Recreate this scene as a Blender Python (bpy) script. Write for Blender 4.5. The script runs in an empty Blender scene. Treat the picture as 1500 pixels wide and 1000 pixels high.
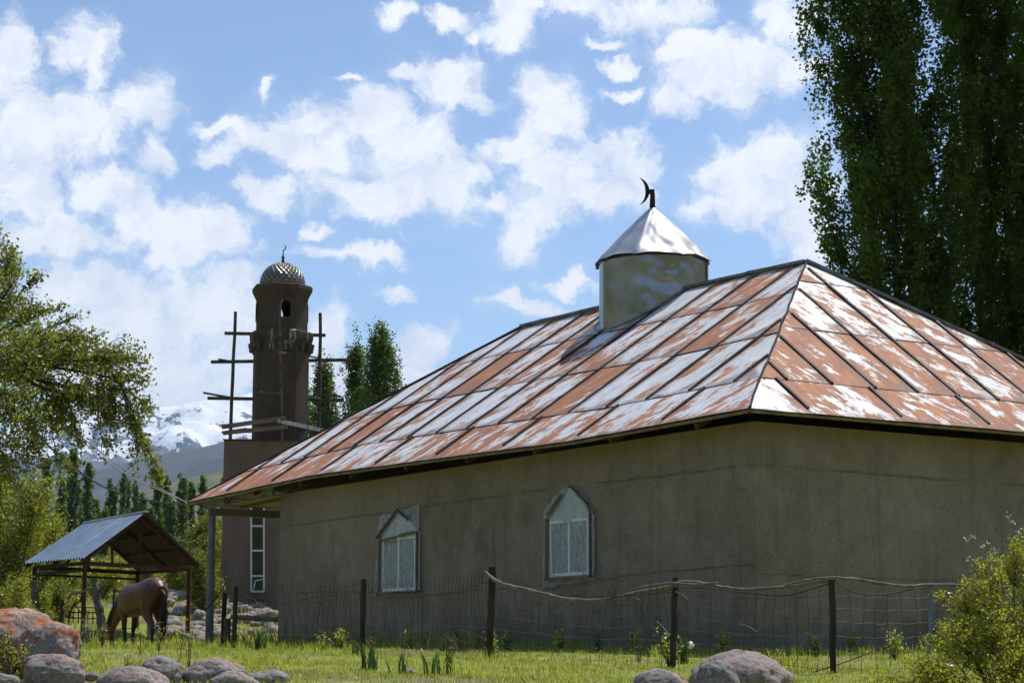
import bpy, math, random
import numpy as np
from mathutils import Vector, Matrix, noise
random.seed(7)
rng = np.random.default_rng(7)
S = bpy.context.scene
COL = S.collection
R = math.radians
# ------------------------------------------------------------------ camera
F_PX, TILT, EYE = 2852.0, 0.1586, 1.6
cam = bpy.data.objects.new("camera", bpy.data.cameras.new("camera")); COL.objects.link(cam); S.camera = cam
cam.location = (0, 0, EYE); cam.rotation_euler = (math.pi / 2 + TILT, 0, 0)
cam.data.sensor_width = 36; cam.data.lens = F_PX / 1500 * 36
cam.data.clip_start = 0.1; cam.data.clip_end = 60000
cam.data.dof.use_dof = True; cam.data.dof.focus_distance = 30; cam.data.dof.aperture_fstop = 11
SUN_EL, SUN_AZ = R(62), R(42)
# ------------------------------------------------------------------ node helpers
class NT:
    def __init__(s, tree): s.t = tree; s.n = tree.nodes; s.l = tree.links
    def new(s, typ, **kw):
        n = s.n.new(typ)
        for k, v in kw.items(): setattr(n, k, v)
        return n
    def put(s, sock, v):
        if isinstance(v, bpy.types.NodeSocket): s.l.new(v, sock)
        elif isinstance(v, (tuple, list)):
            sock.default_value = tuple(v) + (1,) if (len(v) == 3 and len(sock.default_value) == 4) else tuple(v)
        else: sock.default_value = v
    def math(s, op, a, b=0.0, c=None, clamp=False):
        n = s.new('ShaderNodeMath', operation=op, use_clamp=clamp)
        s.put(n.inputs[0], a); s.put(n.inputs[1], b)
        if c is not None: s.put(n.inputs[2], c)
        return n.outputs[0]
    def vmath(s, op, a, b=None, c=None, out=0):
        n = s.new('ShaderNodeVectorMath', operation=op); s.put(n.inputs[0], a)
        if b is not None: s.put(n.inputs[1], b)
        if c is not None: s.put(n.inputs[2], c)
        return n.outputs[out]
    def noise(s, vec, scale, detail=4, rough=.55, dist=0.0, out=0):
        n = s.new('ShaderNodeTexNoise'); s.put(n.inputs['Vector'], vec)
        n.inputs['Scale'].default_value = scale; n.inputs['Detail'].default_value = detail
        n.inputs['Roughness'].default_value = rough; n.inputs['Distortion'].default_value = dist
        return n.outputs[out]
    def ramp(s, fac, stops, interp='LINEAR'):
        n = s.new('ShaderNodeValToRGB'); s.put(n.inputs[0], fac); cr = n.color_ramp; cr.interpolation = interp
        while len(cr.elements) < len(stops): cr.elements.new(.5)
        for e, (p, c) in zip(cr.elements, stops):
            e.position = p; e.color = (tuple(c) + (1,)) if isinstance(c, (tuple, list)) else (c, c, c, 1)
        return n.outputs[0]
    def mix(s, fac, a, b, mode='MIX'):
        n = s.new('ShaderNodeMix', data_type='RGBA', blend_type=mode)
        s.put(n.inputs[0], fac); s.put(n.inputs[6], a); s.put(n.inputs[7], b)
        return n.outputs[2]
    def smooth(s, v, lo, hi, a=0.0, b=1.0):
        n = s.new('ShaderNodeMapRange', interpolation_type='SMOOTHSTEP'); s.put(n.inputs[0], v)
        n.inputs[1].default_value = lo; n.inputs[2].default_value = hi; n.inputs[3].default_value = a; n.inputs[4].default_value = b
        return n.outputs[0]
    def bump(s, h, strength=.3, dist=.02):
        n = s.new('ShaderNodeBump'); n.inputs['Strength'].default_value = strength; n.inputs['Distance'].default_value = dist
        s.put(n.inputs['Height'], h); return n.outputs[0]
    def attr(s, name, out='Fac'):
        return s.new('ShaderNodeAttribute', attribute_name=name).outputs[out]
def material(name):
    m = bpy.data.materials.new(name); m.use_nodes = True; nt = NT(m.node_tree); nt.n.clear()
    nt.out = nt.new('ShaderNodeOutputMaterial'); return m, nt
def principled(nt, col, rough=.8, metal=0.0, normal=None, spec=.4, coat=0):
    p = nt.new('ShaderNodeBsdfPrincipled'); nt.put(p.inputs['Base Color'], col); nt.put(p.inputs['Roughness'], rough)
    nt.put(p.inputs['Metallic'], metal); nt.put(p.inputs['Specular IOR Level'], spec)
    if normal is not None: nt.put(p.inputs['Normal'], normal)
    nt.l.new(p.outputs[0], nt.out.inputs[0]); return p
def obco(nt): return nt.new('ShaderNodeTexCoord').outputs['Object']
def gpos(nt): return nt.new('ShaderNodeNewGeometry').outputs['Position']
def pixdir(px, py):
    x = (px - 750) / F_PX; y = (500 - py) / F_PX
    return Vector((x, math.cos(TILT) - y * math.sin(TILT), math.sin(TILT) + y * math.cos(TILT)))
def at(px, py, Y):
    d = pixdir(px, py); return Vector((d.x * Y / d.y, Y, EYE + d.z * Y / d.y))
# ------------------------------------------------------------------ world and sun
W = bpy.data.worlds.new("World"); S.world = W; W.use_nodes = True
w = NT(W.node_tree); w.n.clear()
sky = w.new('ShaderNodeTexSky', sky_type='NISHITA'); sky.sun_disc = False
sky.sun_elevation = SUN_EL; sky.sun_rotation = SUN_AZ; sky.altitude = 1700; sky.air_density = 1.0; sky.dust_density = 1.2; sky.ozone_density = 1.0
gen = w.new('ShaderNodeTexCoord').outputs['Generated']
d = w.vmath('NORMALIZE', gen)
sx = w.new('ShaderNodeSeparateXYZ'); w.l.new(d, sx.inputs[0])
az = w.math('ARCTAN2', sx.outputs[0], sx.outputs[1]); el = w.math('ARCSINE', sx.outputs[2])
cx = w.new('ShaderNodeCombineXYZ'); w.l.new(az, cx.inputs[0]); w.l.new(el, cx.inputs[1]); ae = cx.outputs[0]
n1 = w.new('ShaderNodeTexNoise'); w.l.new(ae, n1.inputs[0]); n1.inputs['Scale'].default_value = 26; n1.inputs['Detail'].default_value = 6; n1.inputs['Roughness'].default_value = .62
dist = w.vmath('SCALE', w.vmath('SUBTRACT', n1.outputs['Color'], (.5, .5, .5))); dist.node.inputs[3].default_value = .045
aed = w.vmath('ADD', ae, dist)
CL = [(10,110,55,60),(30,90,42,42),(40,190,75,75),(122,66,40,30),(132,108,16,36),(110,190,90,48),(195,158,52,42),(235,222,24,30),
 (30,280,65,60),(70,350,100,32),(150,285,60,36),(225,320,55,40),(285,352,78,46),(255,375,50,35),(110,430,60,40),(180,425,45,30),(190,470,110,55),(300,450,90,45),
 (350,420,30,30),(120,540,90,70),(250,540,130,60),(300,620,90,50),(465,490,45,45),(480,570,50,70),(325,185,48,12),
 (330,228,34,16),(400,212,60,28),(470,190,50,30),(545,178,65,42),(600,215,80,50),(640,270,75,45),(560,290,110,34),(395,288,42,24),(470,235,70,30),(690,250,40,18),(720,290,30,18),
 (655,118,55,32),(690,150,38,18),(600,105,26,14),(580,38,28,17),(655,26,26,17),(685,55,18,14),(735,40,48,34),(740,70,28,18),(465,340,24,13),(515,376,70,13),(562,370,24,16),(572,421,24,11),
 (510,115,24,7),(393,142,12,18),(620,505,38,34),(600,560,50,40),(800,140,42,38),(815,185,48,34),(770,225,60,26),(815,262,66,42),(790,320,62,36),(748,352,34,32),(900,222,44,34),(930,255,40,34),(880,290,70,28),
 (850,8,60,22),(955,15,75,30),(900,95,28,10),(1010,70,80,30),(1045,110,100,40),(990,145,44,26),(1110,92,80,32),(1180,100,50,24),(1150,20,48,40),(905,140,26,9),(1075,255,60,36),
 (1130,245,66,42),(1110,290,80,34),(1175,310,50,50),(1040,290,46,18),(1205,350,40,36),(830,412,40,12),(745,15,60,12),(880,60,20,8),(765,445,60,14)]
acc = None
for (px, py, rx, ry) in CL:
    dd = pixdir(px, py).normalized(); a0_, e0_ = math.atan2(dd.x, dd.y), math.asin(dd.z)
    sxx, syy = F_PX / (rx * 1.18), F_PX / (ry * 1.2)
    L = w.vmath('LENGTH', w.vmath('MULTIPLY_ADD', aed, (sxx, syy, 0), (-a0_ * sxx, -e0_ * syy, 0)), out=1)
    v = w.math('SUBTRACT', 1.0, L)
    acc = v if acc is None else w.math('SMOOTH_MAX', acc, v, .35)
n2 = w.noise(aed, 48, 10, .70); n3 = w.noise(ae, 9, 5, .6)
# outside the part of the sky in the picture, plain cumulus noise
gen_cl = w.math('MULTIPLY', w.math('SUBTRACT', n3, .60), 5.0)
aw = w.math('ABSOLUTE', az)
inside = w.math('MULTIPLY', w.smooth(aw, .27, .36, 1, 0), w.smooth(el, .36, .45, 1, 0))
acc = w.math('ADD', w.math('MULTIPLY', acc, inside), w.math('MULTIPLY', gen_cl, w.math('SUBTRACT', 1.0, inside)))
fld = w.math('MULTIPLY_ADD', w.math('SUBTRACT', n2, .5), 2.3, acc)
dens = w.smooth(fld, -.25, .62)
veil = w.math('MULTIPLY', w.smooth(w.math('MULTIPLY_ADD', w.math('SUBTRACT', n3, .5), 2.2, w.math('MULTIPLY', acc, .6)), -.55, .9), .22)
dens = w.math('MULTIPLY', w.math('MAXIMUM', dens, veil), .93)
skyc = w.new('ShaderNodeHueSaturation'); skyc.inputs['Saturation'].default_value = 1.03; skyc.inputs['Value'].default_value = 1.08; w.l.new(sky.outputs[0], skyc.inputs['Color'])
shade = w.ramp(w.noise(aed, 30, 9, .68), [(.34, (5.7, 6.1, 7.0)), (.56, (7.5, 7.6, 7.9))])
colr = w.mix(dens, skyc.outputs[0], shade)
bg = w.new('ShaderNodeBackground'); w.l.new(colr, bg.inputs[0]); bg.inputs[1].default_value = .15
wo = w.new('ShaderNodeOutputWorld'); w.l.new(bg.outputs[0], wo.inputs[0])
W.cycles.sampling_method = 'MANUAL'; W.cycles.sample_map_resolution = 1024
sl = bpy.data.lights.new("sun", 'SUN'); sl.energy = 4.6; sl.angle = R(.55); sl.color = (1, .955, .89)
so = bpy.data.objects.new("sun", sl); COL.objects.link(so)
sdir = Vector((math.sin(SUN_AZ) * math.cos(SUN_EL), math.cos(SUN_AZ) * math.cos(SUN_EL), math.sin(SUN_EL)))
so.rotation_euler = sdir.to_track_quat('Z', 'Y').to_euler(); so.location = (30, 30, 60)
S.view_settings.view_transform = 'Standard'; S.view_settings.look = 'None'; S.view_settings.gamma = 1; S.view_settings.exposure = 0
S.render.engine = 'CYCLES'; S.cycles.max_bounces = 8; S.cycles.transparent_max_bounces = 12; S.cycles.use_denoising = True
# ------------------------------------------------------------------ mesh helpers
def tag(o, label=None, cat=None, group=None, kind=None):
    if label: o['label'] = label
    if cat: o['category'] = cat
    if group: o['group'] = group
    if kind: o['kind'] = kind
    return o
def empty(name, loc=(0, 0, 0), rz=0.0, label=None, cat=None, group=None):
    o = bpy.data.objects.new(name, None); COL.objects.link(o); o.location = loc; o.rotation_euler = (0, 0, rz); o.empty_display_size = .2
    return tag(o, label, cat, group)
def link(name, me, mat=None, parent=None):
    o = bpy.data.objects.new(name, me); COL.objects.link(o)
    if mat: me.materials.append(mat)
    if parent: o.parent = parent
    return o
class MB:
    def __init__(s): s.v = []; s.f = []; s.at = {}; s.uv = None
    def add(s, vs, fs):
        b = len(s.v); s.v += [tuple(p) for p in vs]; s.f += [tuple(i + b for i in f) for f in fs]; return b
    def box(s, c, size, rot=None, bev=0):
        c = Vector(c); hx, hy, hz = [q / 2 for q in size]; vs = []
        for z in (-hz, hz):
            for x, y in ((-hx, -hy), (hx, -hy), (hx, hy), (-hx, hy)):
                p = Vector((x, y, z));
                if rot is not None: p = rot @ p
                vs.append(c + p)
        s.add(vs, [(3, 2, 1, 0), (4, 5, 6, 7), (0, 1, 5, 4), (1, 2, 6, 5), (2, 3, 7, 6), (3, 0, 4, 7)])
    def beam(s, p0, p1, wd, ht, up=(0, 0, 1), jit=0):
        p0, p1 = Vector(p0), Vector(p1); ax = (p1 - p0).normalized(); up = Vector(up)
        sd = ax.cross(up).normalized(); u2 = sd.cross(ax).normalized(); vs = []
        for p in (p0, p1):
            for a, b in ((-1, -1), (1, -1), (1, 1), (-1, 1)):
                vs.append(p + sd * a * wd / 2 + u2 * b * ht / 2)
        s.add(vs, [(3, 2, 1, 0), (4, 5, 6, 7), (0, 1, 5, 4), (1, 2, 6, 5), (2, 3, 7, 6), (3, 0, 4, 7)])
    def tube(s, pts, rad, n=8, cap=True, hh=None, up=None, jit=0):
        pts = [Vector(p) for p in pts]; k = len(pts)
        if not isinstance(rad, (list, tuple)): rad = [rad] * k
        if hh is None: hh = rad
        side = None; vs = []
        for i, p in enumerate(pts):
            t = (pts[min(i + 1, k - 1)] - pts[max(i - 1, 0)]).normalized()
            if up is not None: side = Vector(up)
            elif side is None: side = t.cross(Vector((0, 0, 1))) if abs(t.z) < .95 else t.cross(Vector((0, 1, 0)))
            side = (side - t * side.dot(t)).normalized(); o = side.cross(t)
            for j in range(n):
                a = 2 * math.pi * j / n; q = 1 + (random.uniform(-jit, jit) if jit else 0)
                vs.append(p + side * math.cos(a) * rad[i] * q + o * math.sin(a) * hh[i] * q)
        fs = [(i * n + j, i * n + (j + 1) % n, (i + 1) * n + (j + 1) % n, (i + 1) * n + j) for i in range(k - 1) for j in range(n)]
        if cap: fs += [tuple(range(n))[::-1], tuple((k - 1) * n + j for j in range(n))]
        s.add(vs, fs)
    def lathe(s, prof, c=(0, 0, 0), n=32, rot=0.0, cap=True):
        c = Vector(c); vs = [c + Vector((r * math.cos(rot + 2 * math.pi * j / n), r * math.sin(rot + 2 * math.pi * j / n), z)) for r, z in prof for j in range(n)]
        k = len(prof); fs = [(i * n + j, i * n + (j + 1) % n, (i + 1) * n + (j + 1) % n, (i + 1) * n + j) for i in range(k - 1) for j in range(n)]
        if cap: fs += [tuple(range(n))[::-1], tuple((k - 1) * n + j for j in range(n))]
        s.add(vs, fs)
    def prism(s, poly, off):
        poly = [Vector(p) for p in poly]; off = Vector(off); n = len(poly)
        s.add(poly + [p + off for p in poly], [tuple(range(n))[::-1], tuple(range(n, 2 * n))] + [(i, (i + 1) % n, n + (i + 1) % n, n + i) for i in range(n)])
    def build(s, name, mat=None, parent=None, smooth=False, bevel=0):
        me = bpy.data.meshes.new(name); me.from_pydata(s.v, [], s.f); me.update()
        for k, vals in s.at.items():
            a = me.attributes.new(k, 'FLOAT', 'POINT'); a.data.foreach_set('value', np.asarray(vals, dtype=np.float32))
        if s.uv is not None:
            ul = me.uv_layers.new(name='UVMap'); idx = np.empty(len(me.loops), dtype=np.int32); me.loops.foreach_get('vertex_index', idx)
            ul.data.foreach_set('uv', np.asarray(s.uv, dtype=np.float32)[idx].ravel())
        if smooth: me.polygons.foreach_set('use_smooth', [True] * len(me.polygons))
        o = link(name, me, mat, parent)
        if bevel:
            b = o.modifiers.new('bevel', 'BEVEL'); b.width = bevel; b.segments = 2; b.limit_method = 'ANGLE'
        return o
def np_mesh(name, V, nside, mat=None, parent=None, attrs=None, smooth=False):
    """faces are consecutive runs of nside vertices"""
    V = np.asarray(V, dtype=np.float32).reshape(-1, 3); n = len(V); nf = n // nside
    me = bpy.data.meshes.new(name); me.vertices.add(n); me.vertices.foreach_set('co', V.ravel())
    me.loops.add(n); me.loops.foreach_set('vertex_index', np.arange(n, dtype=np.int32))
    me.polygons.add(nf); me.polygons.foreach_set('loop_start', np.arange(nf, dtype=np.int32) * nside)
    me.update(calc_edges=True)
    for k, vals in (attrs or {}).items():
        a = me.attributes.new(k, 'FLOAT', 'POINT'); a.data.foreach_set('value', np.asarray(vals, dtype=np.float32))
    return link(name, me, mat, parent)
def bake(o):
    """replace an object's mesh with its modifiers' result"""
    dg = bpy.context.evaluated_depsgraph_get(); dg.update()
    me = bpy.data.meshes.new_from_object(o.evaluated_get(dg)); o.modifiers.clear(); o.data = me; return o
def fbm(x, y, z=0.0, oct=4): return noise.fractal(Vector((x, y, z)), 1.0, 2.0, oct)
# ------------------------------------------------------------------ materials
def leaf_mat(name, c0, c1, c2, trans=.45, gloss=.08):
    m, n = material(name)
    col = n.ramp(n.attr('v'), [(0, c0), (.5, c1), (1, c2)])
    df = n.new('ShaderNodeBsdfDiffuse'); n.put(df.inputs[0], col)
    tr = n.new('ShaderNodeBsdfTranslucent'); n.put(tr.inputs[0], n.mix(1.0, col, (1.3, 1.38, .55), 'MULTIPLY'))
    a = n.new('ShaderNodeMixShader'); a.inputs[0].default_value = trans; n.l.new(df.outputs[0], a.inputs[1]); n.l.new(tr.outputs[0], a.inputs[2])
    g = n.new('ShaderNodeBsdfGlossy'); g.inputs['Roughness'].default_value = .38; g.inputs[0].default_value = (.9, .95, 1, 1)
    b = n.new('ShaderNodeMixShader'); b.inputs[0].default_value = gloss; n.l.new(a.outputs[0], b.inputs[1]); n.l.new(g.outputs[0], b.inputs[2])
    n.l.new(b.outputs[0], n.out.inputs[0]); return m
M = {}
M['leaf_poplar'] = leaf_mat('leaf_poplar', (.05, .085, .014), (.085, .135, .020), (.14, .20, .03), .62, .012)
M['leaf_far'] = leaf_mat('leaf_far', (.075, .11, .022), (.115, .165, .032), (.17, .225, .045), .5, .03)
M['leaf_tree'] = leaf_mat('leaf_tree', (.125, .145, .025), (.20, .215, .038), (.30, .30, .07), .55, .05)
M['leaf_willow'] = leaf_mat('leaf_willow', (.19, .205, .035), (.29, .30, .05), (.42, .41, .085), .52, .03)
M['leaf_olive'] = leaf_mat('leaf_olive', (.13, .145, .034), (.20, .21, .05), (.28, .275, .075), .48, .03)
M['leaf_shrub'] = leaf_mat('leaf_shrub', (.24, .25, .03), (.38, .37, .045), (.52, .49, .08), .52, .05)
M['leaf_grass'] = leaf_mat('leaf_grass', (.15, .20, .028), (.34, .38, .055), (.66, .62, .24), .5, .05)
M['leaf_iris'] = leaf_mat('leaf_iris', (.045, .085, .025), (.07, .125, .035), (.11, .17, .05), .4, .04)
M['leaf_dry'] = leaf_mat('leaf_dry', (.22, .19, .14), (.32, .29, .22), (.45, .41, .33), .2, .05)
M['petal'] = leaf_mat('petal', (.6, .6, .58), (.75, .75, .72), (.85, .85, .82), .3, .03)
def simple(name, c0, c1, scale=6, rough=.8, metal=0.0, bump=.3, bdist=.01, stretch=(1, 1, 1), detail=6, spec=.35, lo=.35, hi=.65):
    m, n = material(name); co = n.vmath('MULTIPLY', obco(n), stretch)
    nz = n.noise(co, scale, detail, .65); col = n.ramp(nz, [(lo, c0), (hi, c1)])
    principled(n, col, rough, metal, n.bump(n.noise(co, scale * 3, 5, .6), bump, bdist), spec); M[name] = m; return m
simple('bark', (.045, .038, .03), (.12, .10, .08), 8, .9, 0, .6, .02, (1, 1, .25))
simple('bark_dark', (.018, .014, .011), (.05, .042, .034), 8, .9, 0, .6, .02, (1, 1, .25))
simple('wood_grey', (.16, .165, .165), (.30, .30, .29), 5, .85, 0, .4, .006, (1, 1, .3))
simple('wood_dark', (.05, .042, .03), (.13, .105, .075), 7, .85, 0, .5, .006, (1, 1, 1))
simple('wood_post', (.02, .014, .011), (.06, .042, .033), 14, .85, 0, .6, .006, (1, 1, .15))
simple('wood_branch', (.09, .075, .065), (.24, .21, .185), 9, .8, 0, .6, .008, (1, 1, 1))
simple('wood_batten', (.13, .09, .05), (.24, .17, .10), 9, .8, 0, .4, .004, (1, 1, .3))
simple('wood_plank', (.12, .085, .055), (.26, .20, .14), 6, .8, 0, .4, .006, (.3, 1, 1))
simple('wood_scaffold', (.055, .045, .036), (.14, .12, .10), 5, .85, 0, .4, .006, (1, 1, 1))
simple('ceiling_board', (.30, .24, .13), (.46, .38, .22), 3, .7, 0, .2, .006, (.3, 3, 1))
simple('paint_white', (.62, .68, .70), (.78, .82, .86), 4, .55, 0, .1, .002)
simple('paint_metal_white', (.62, .63, .64), (.74, .75, .76), 4, .45, 0, .1, .002)
simple('rusty_iron', (.05, .016, .010), (.13, .045, .025), 9, .8, .2, .4, .004)
simple('dark_iron', (.014, .012, .012), (.05, .04, .035), 9, .65, .5, .4, .004)
simple('wire_rusty', (.035, .025, .02), (.09, .06, .045), 9, .7, .3, .2, .002)
simple('pale_post', (.13, .16, .24), (.22, .26, .36), 9, .6, .2, .2, .002)
simple('black_cable', (.02, .02, .022), (.05, .05, .055), 9, .5, 0, .1, .002)
simple('white_cable', (.35, .35, .36), (.5, .5, .5), 9, .5, 0, .1, .002)
simple('shaded_seam_metal', (.018, .013, .012), (.06, .036, .028), 5, .6, .3, .3, .004)  # near-black colour paints in the shade of seam sides and gaps
simple('ridge_metal', (.12, .12, .125), (.28, .28, .29), 5, .45, .6, .3, .004)
simple('dark_inside', (.010, .010, .010), (.02, .02, .02), 5, .9, 0, 0, .004)
simple('glass_dark', (.012, .014, .016), (.03, .034, .036), 2, .12, 0, .05, .002, spec=.7)
simple('brick', (.14, .06, .04), (.25, .12, .08), 6, .9, 0, .6, .02)
simple('hair_dark', (.006, .005, .004), (.022, .015, .011), 30, .55, 0, .6, .01, (1, 1, .2), spec=.5)
simple('white_plastic', (.6, .62, .64), (.8, .82, .84), 9, .4, 0, .5, .01)
# shed steel: grey blue coated corrugated sheet
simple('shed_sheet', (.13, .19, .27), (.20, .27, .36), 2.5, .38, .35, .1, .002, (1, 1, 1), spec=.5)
simple('shed_under_shade', (.035, .033, .022), (.07, .066, .045), 3, .8, 0, .1, .002)  # dark copy of the sheet; underside shade is put into the colour
# concrete/adobe tower plaster
def plaster_tower(name, c0, c1, streak=.0):
    m, n = material(name); co = obco(n)
    a = n.noise(co, 1.3, 6, .6); b = n.noise(n.vmath('MULTIPLY', co, (3, 3, .5)), 1.5, 5, .6); c = n.noise(co, 22, 4, .7)
    col = n.ramp(n.math('MULTIPLY_ADD', b, .5, n.math('MULTIPLY', a, .5)), [(.35, c0), (.65, c1)])
    col = n.mix(n.smooth(c, .62, .8, 0, .35), col, tuple(min(1, q * 1.8) for q in c1))
    if streak: col = n.mix(n.math('MULTIPLY', n.smooth(b, .56, .62), streak), col, (.42, .40, .36))
    principled(n, col, .92, 0, n.bump(n.math('ADD', n.math('MULTIPLY', c, .5), a), .5, .03), .25); M[name] = m
plaster_tower('tower_plaster', (.066, .046, .037), (.112, .082, .066))
plaster_tower('tower_base_plaster', (.155, .112, .092), (.225, .168, .138))
plaster_tower('tower_ledge', (.06, .045, .037), (.12, .095, .08), .75)
# house plaster: grey-green rough cement render
m, n = material('house_plaster'); M['house_plaster'] = m; co = gpos(n)
big = n.noise(co, .45, 5, .6); mid = n.noise(co, 3.2, 6, .65); fine = n.noise(co, 30, 4, .8); fine2 = n.noise(co, 13, 6, .75)
col = n.ramp(n.math('MULTIPLY_ADD', mid, .45, n.math('MULTIPLY', big, .55)), [(.34, (.215, .178, .138)), (.66, (.375, .318, .258))])
col = n.mix(n.smooth(fine, .56, .66, 0, .8), col, (.06, .056, .040)); col = n.mix(n.smooth(fine2, .60, .72, 0, .5), col, (.44, .42, .36))
sp = n.new('ShaderNodeSeparateXYZ'); n.l.new(co, sp.inputs[0])
noisy_height = n.math('MULTIPLY_ADD', n.math('SUBTRACT', mid, .5), 1.4, sp.outputs[2])
col = n.mix(n.smooth(noisy_height, 1.75, 2.25, .5, 0), col, (.14, .14, .13))  # plaster darker towards the bottom, with a ragged upper limit
strk = n.noise(n.vmath('MULTIPLY', co, (2.6, 2.6, .22)), 1.4, 6, .7)
col = n.mix(n.smooth(strk, .52, .66, 0, .38), col, (.15, .13, .10))
pat = n.noise(co, 1.1, 8, .75); col = n.mix(n.smooth(pat, .55, .60, 0, .35), col, (.40, .36, .30))
dust = n.math('MULTIPLY', n.smooth(noisy_height, 4.1, 4.75, 0, .5), n.smooth(n.noise(n.vmath('MULTIPLY', co, (2, 2, .4)), 1.6, 4), .35, .6))
col = n.mix(dust, col, (.30, .24, .12))
principled(n, col, .95, 0, n.bump(n.math('ADD', n.math('MULTIPLY', fine, .6), n.math('ADD', fine2, mid)), .8, .03), .15)
# crack in plaster
simple('crack_mortar', (.14, .12, .085), (.32, .28, .21), 7, .95, 0, .6, .01)
# rusted painted roof sheets
m, n = material('roof_sheet'); M['roof_sheet'] = m
uv = n.new('ShaderNodeUVMap').outputs[0]; ru = n.attr('rust')
rot = n.new('ShaderNodeVectorRotate', rotation_type='Z_AXIS'); n.l.new(uv, rot.inputs[0]); rot.inputs['Angle'].default_value = R(-24); uvr = rot.outputs[0]
wob = n.vmath('SCALE', n.vmath('SUBTRACT', n.noise(uv, 1.6, 3, .5, out=1), (.5, .5, .5))); wob.node.inputs[3].default_value = .35
uvw = n.vmath('ADD', uvr, wob)
A = n.noise(n.vmath('MULTIPLY', uvw, (3.0, 1.25, 1)), 1.0, 11, .73)
B = n.noise(n.vmath('MULTIPLY', uvr, (22, 3.6, 1)), 1.0, 6, .68)
C = n.noise(uv, .6, 3, .5)
fieldv = n.math('ADD', n.math('MULTIPLY_ADD', B, .34, n.math('MULTIPLY', A, 1.10)), n.math('ADD', ru, n.math('MULTIPLY', n.math('SUBTRACT', C, .5), .25)))
fieldv = n.math('MULTIPLY_ADD', n.attr('edge'), .045, fieldv)
mask = n.smooth(fieldv, .972, 1.0)
rimm = n.smooth(fieldv, .93, .985)
rust = n.ramp(n.noise(n.vmath('MULTIPLY', uv, (3, 1.2, 1)), 1.6, 6, .6), [(.33, (.26, .115, .08)), (.5, (.38, .15, .072)), (.68, (.54, .21, .062))])
rust = n.mix(n.smooth(fieldv, 1.12, 1.3, 0, .5), rust, (.28, .165, .135))
grime = n.noise(n.vmath('MULTIPLY', uv, (1.5, .8, 1)), 2.0, 7, .65)
paint = n.ramp(grime, [(.3, (.55, .55, .565)), (.55, (.71, .72, .735)), (.75, (.76, .765, .77))])
paint = n.mix(n.math('MULTIPLY', rimm, .45), paint, (.66, .49, .35))
speck = n.noise(uv, 38, 3, .7); paint = n.mix(n.smooth(speck, .70, .76, 0, .7), paint, (.4, .24, .16))
edge = n.attr('edge')
colr = n.mix(mask, paint, rust); colr = n.mix(n.math('MULTIPLY', n.smooth(edge, .55, 1.0), n.smooth(grime, .35, .6, .25, .8)), colr, (.20, .13, .10))
principled(n, colr, n.math('MULTIPLY_ADD', mask, .35, .42), 0, n.bump(n.math('ADD', n.math('MULTIPLY', mask, -.12), n.noise(n.vmath('MULTIPLY', uv, (1.2, .6, 1)), 1.5, 3)), .55, .05), .45)
# galvanised turret metal
m, n = material('galvanised'); M['galvanised'] = m; co = obco(n)
g1 = n.noise(co, 1.6, 4, .55); g2 = n.noise(n.vmath('MULTIPLY', co, (1, 1, .12)), 3.5, 4, .6)
col = n.ramp(g1, [(.35, (.29, .285, .275)), (.65, (.42, .415, .405))])
col = n.mix(n.smooth(g2, .54, .62, 0, .45), col, (.40, .35, .29))  # warm vertical streaks in the colour imitate reflections
principled(n, col, n.math('MULTIPLY_ADD', g1, .2, .14), .92, n.bump(n.noise(n.vmath('MULTIPLY', co, (1, 1, .14)), 1.5, 1, .4), .35, .07), .5)
m, n = material('galvanised_bright'); M['galvanised_bright'] = m; co = obco(n)
g1 = n.noise(co, 2, 4, .55); col = n.ramp(g1, [(.35, (.42, .43, .45)), (.65, (.52, .53, .55))])
principled(n, col, n.math('MULTIPLY_ADD', g1, .15, .36), .8, n.bump(n.noise(co, 1.5, 2, .4), .4, .08), .5)
m, n = material('dome_metal'); M['dome_metal'] = m; uvd = n.new('ShaderNodeUVMap').outputs[0]
su = n.new('ShaderNodeSeparateXYZ'); n.l.new(uvd, su.inputs[0]); U_, V_ = su.outputs[0], su.outputs[1]
la = n.math('ABSOLUTE', n.math('SINE', n.math('MULTIPLY', n.math('ADD', U_, V_), math.pi))); lb = n.math('ABSOLUTE', n.math('SINE', n.math('MULTIPLY', n.math('SUBTRACT', U_, V_), math.pi)))
lt_ = n.math('MINIMUM', la, lb); col = n.mix(n.smooth(lt_, .08, .4), (.05, .042, .025), n.ramp(n.noise(obco(n), 3, 5, .6), [(.35, (.17, .16, .115)), (.65, (.27, .26, .21))]))
principled(n, col, .36, .8, n.bump(lt_, .9, .03), .5)
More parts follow.
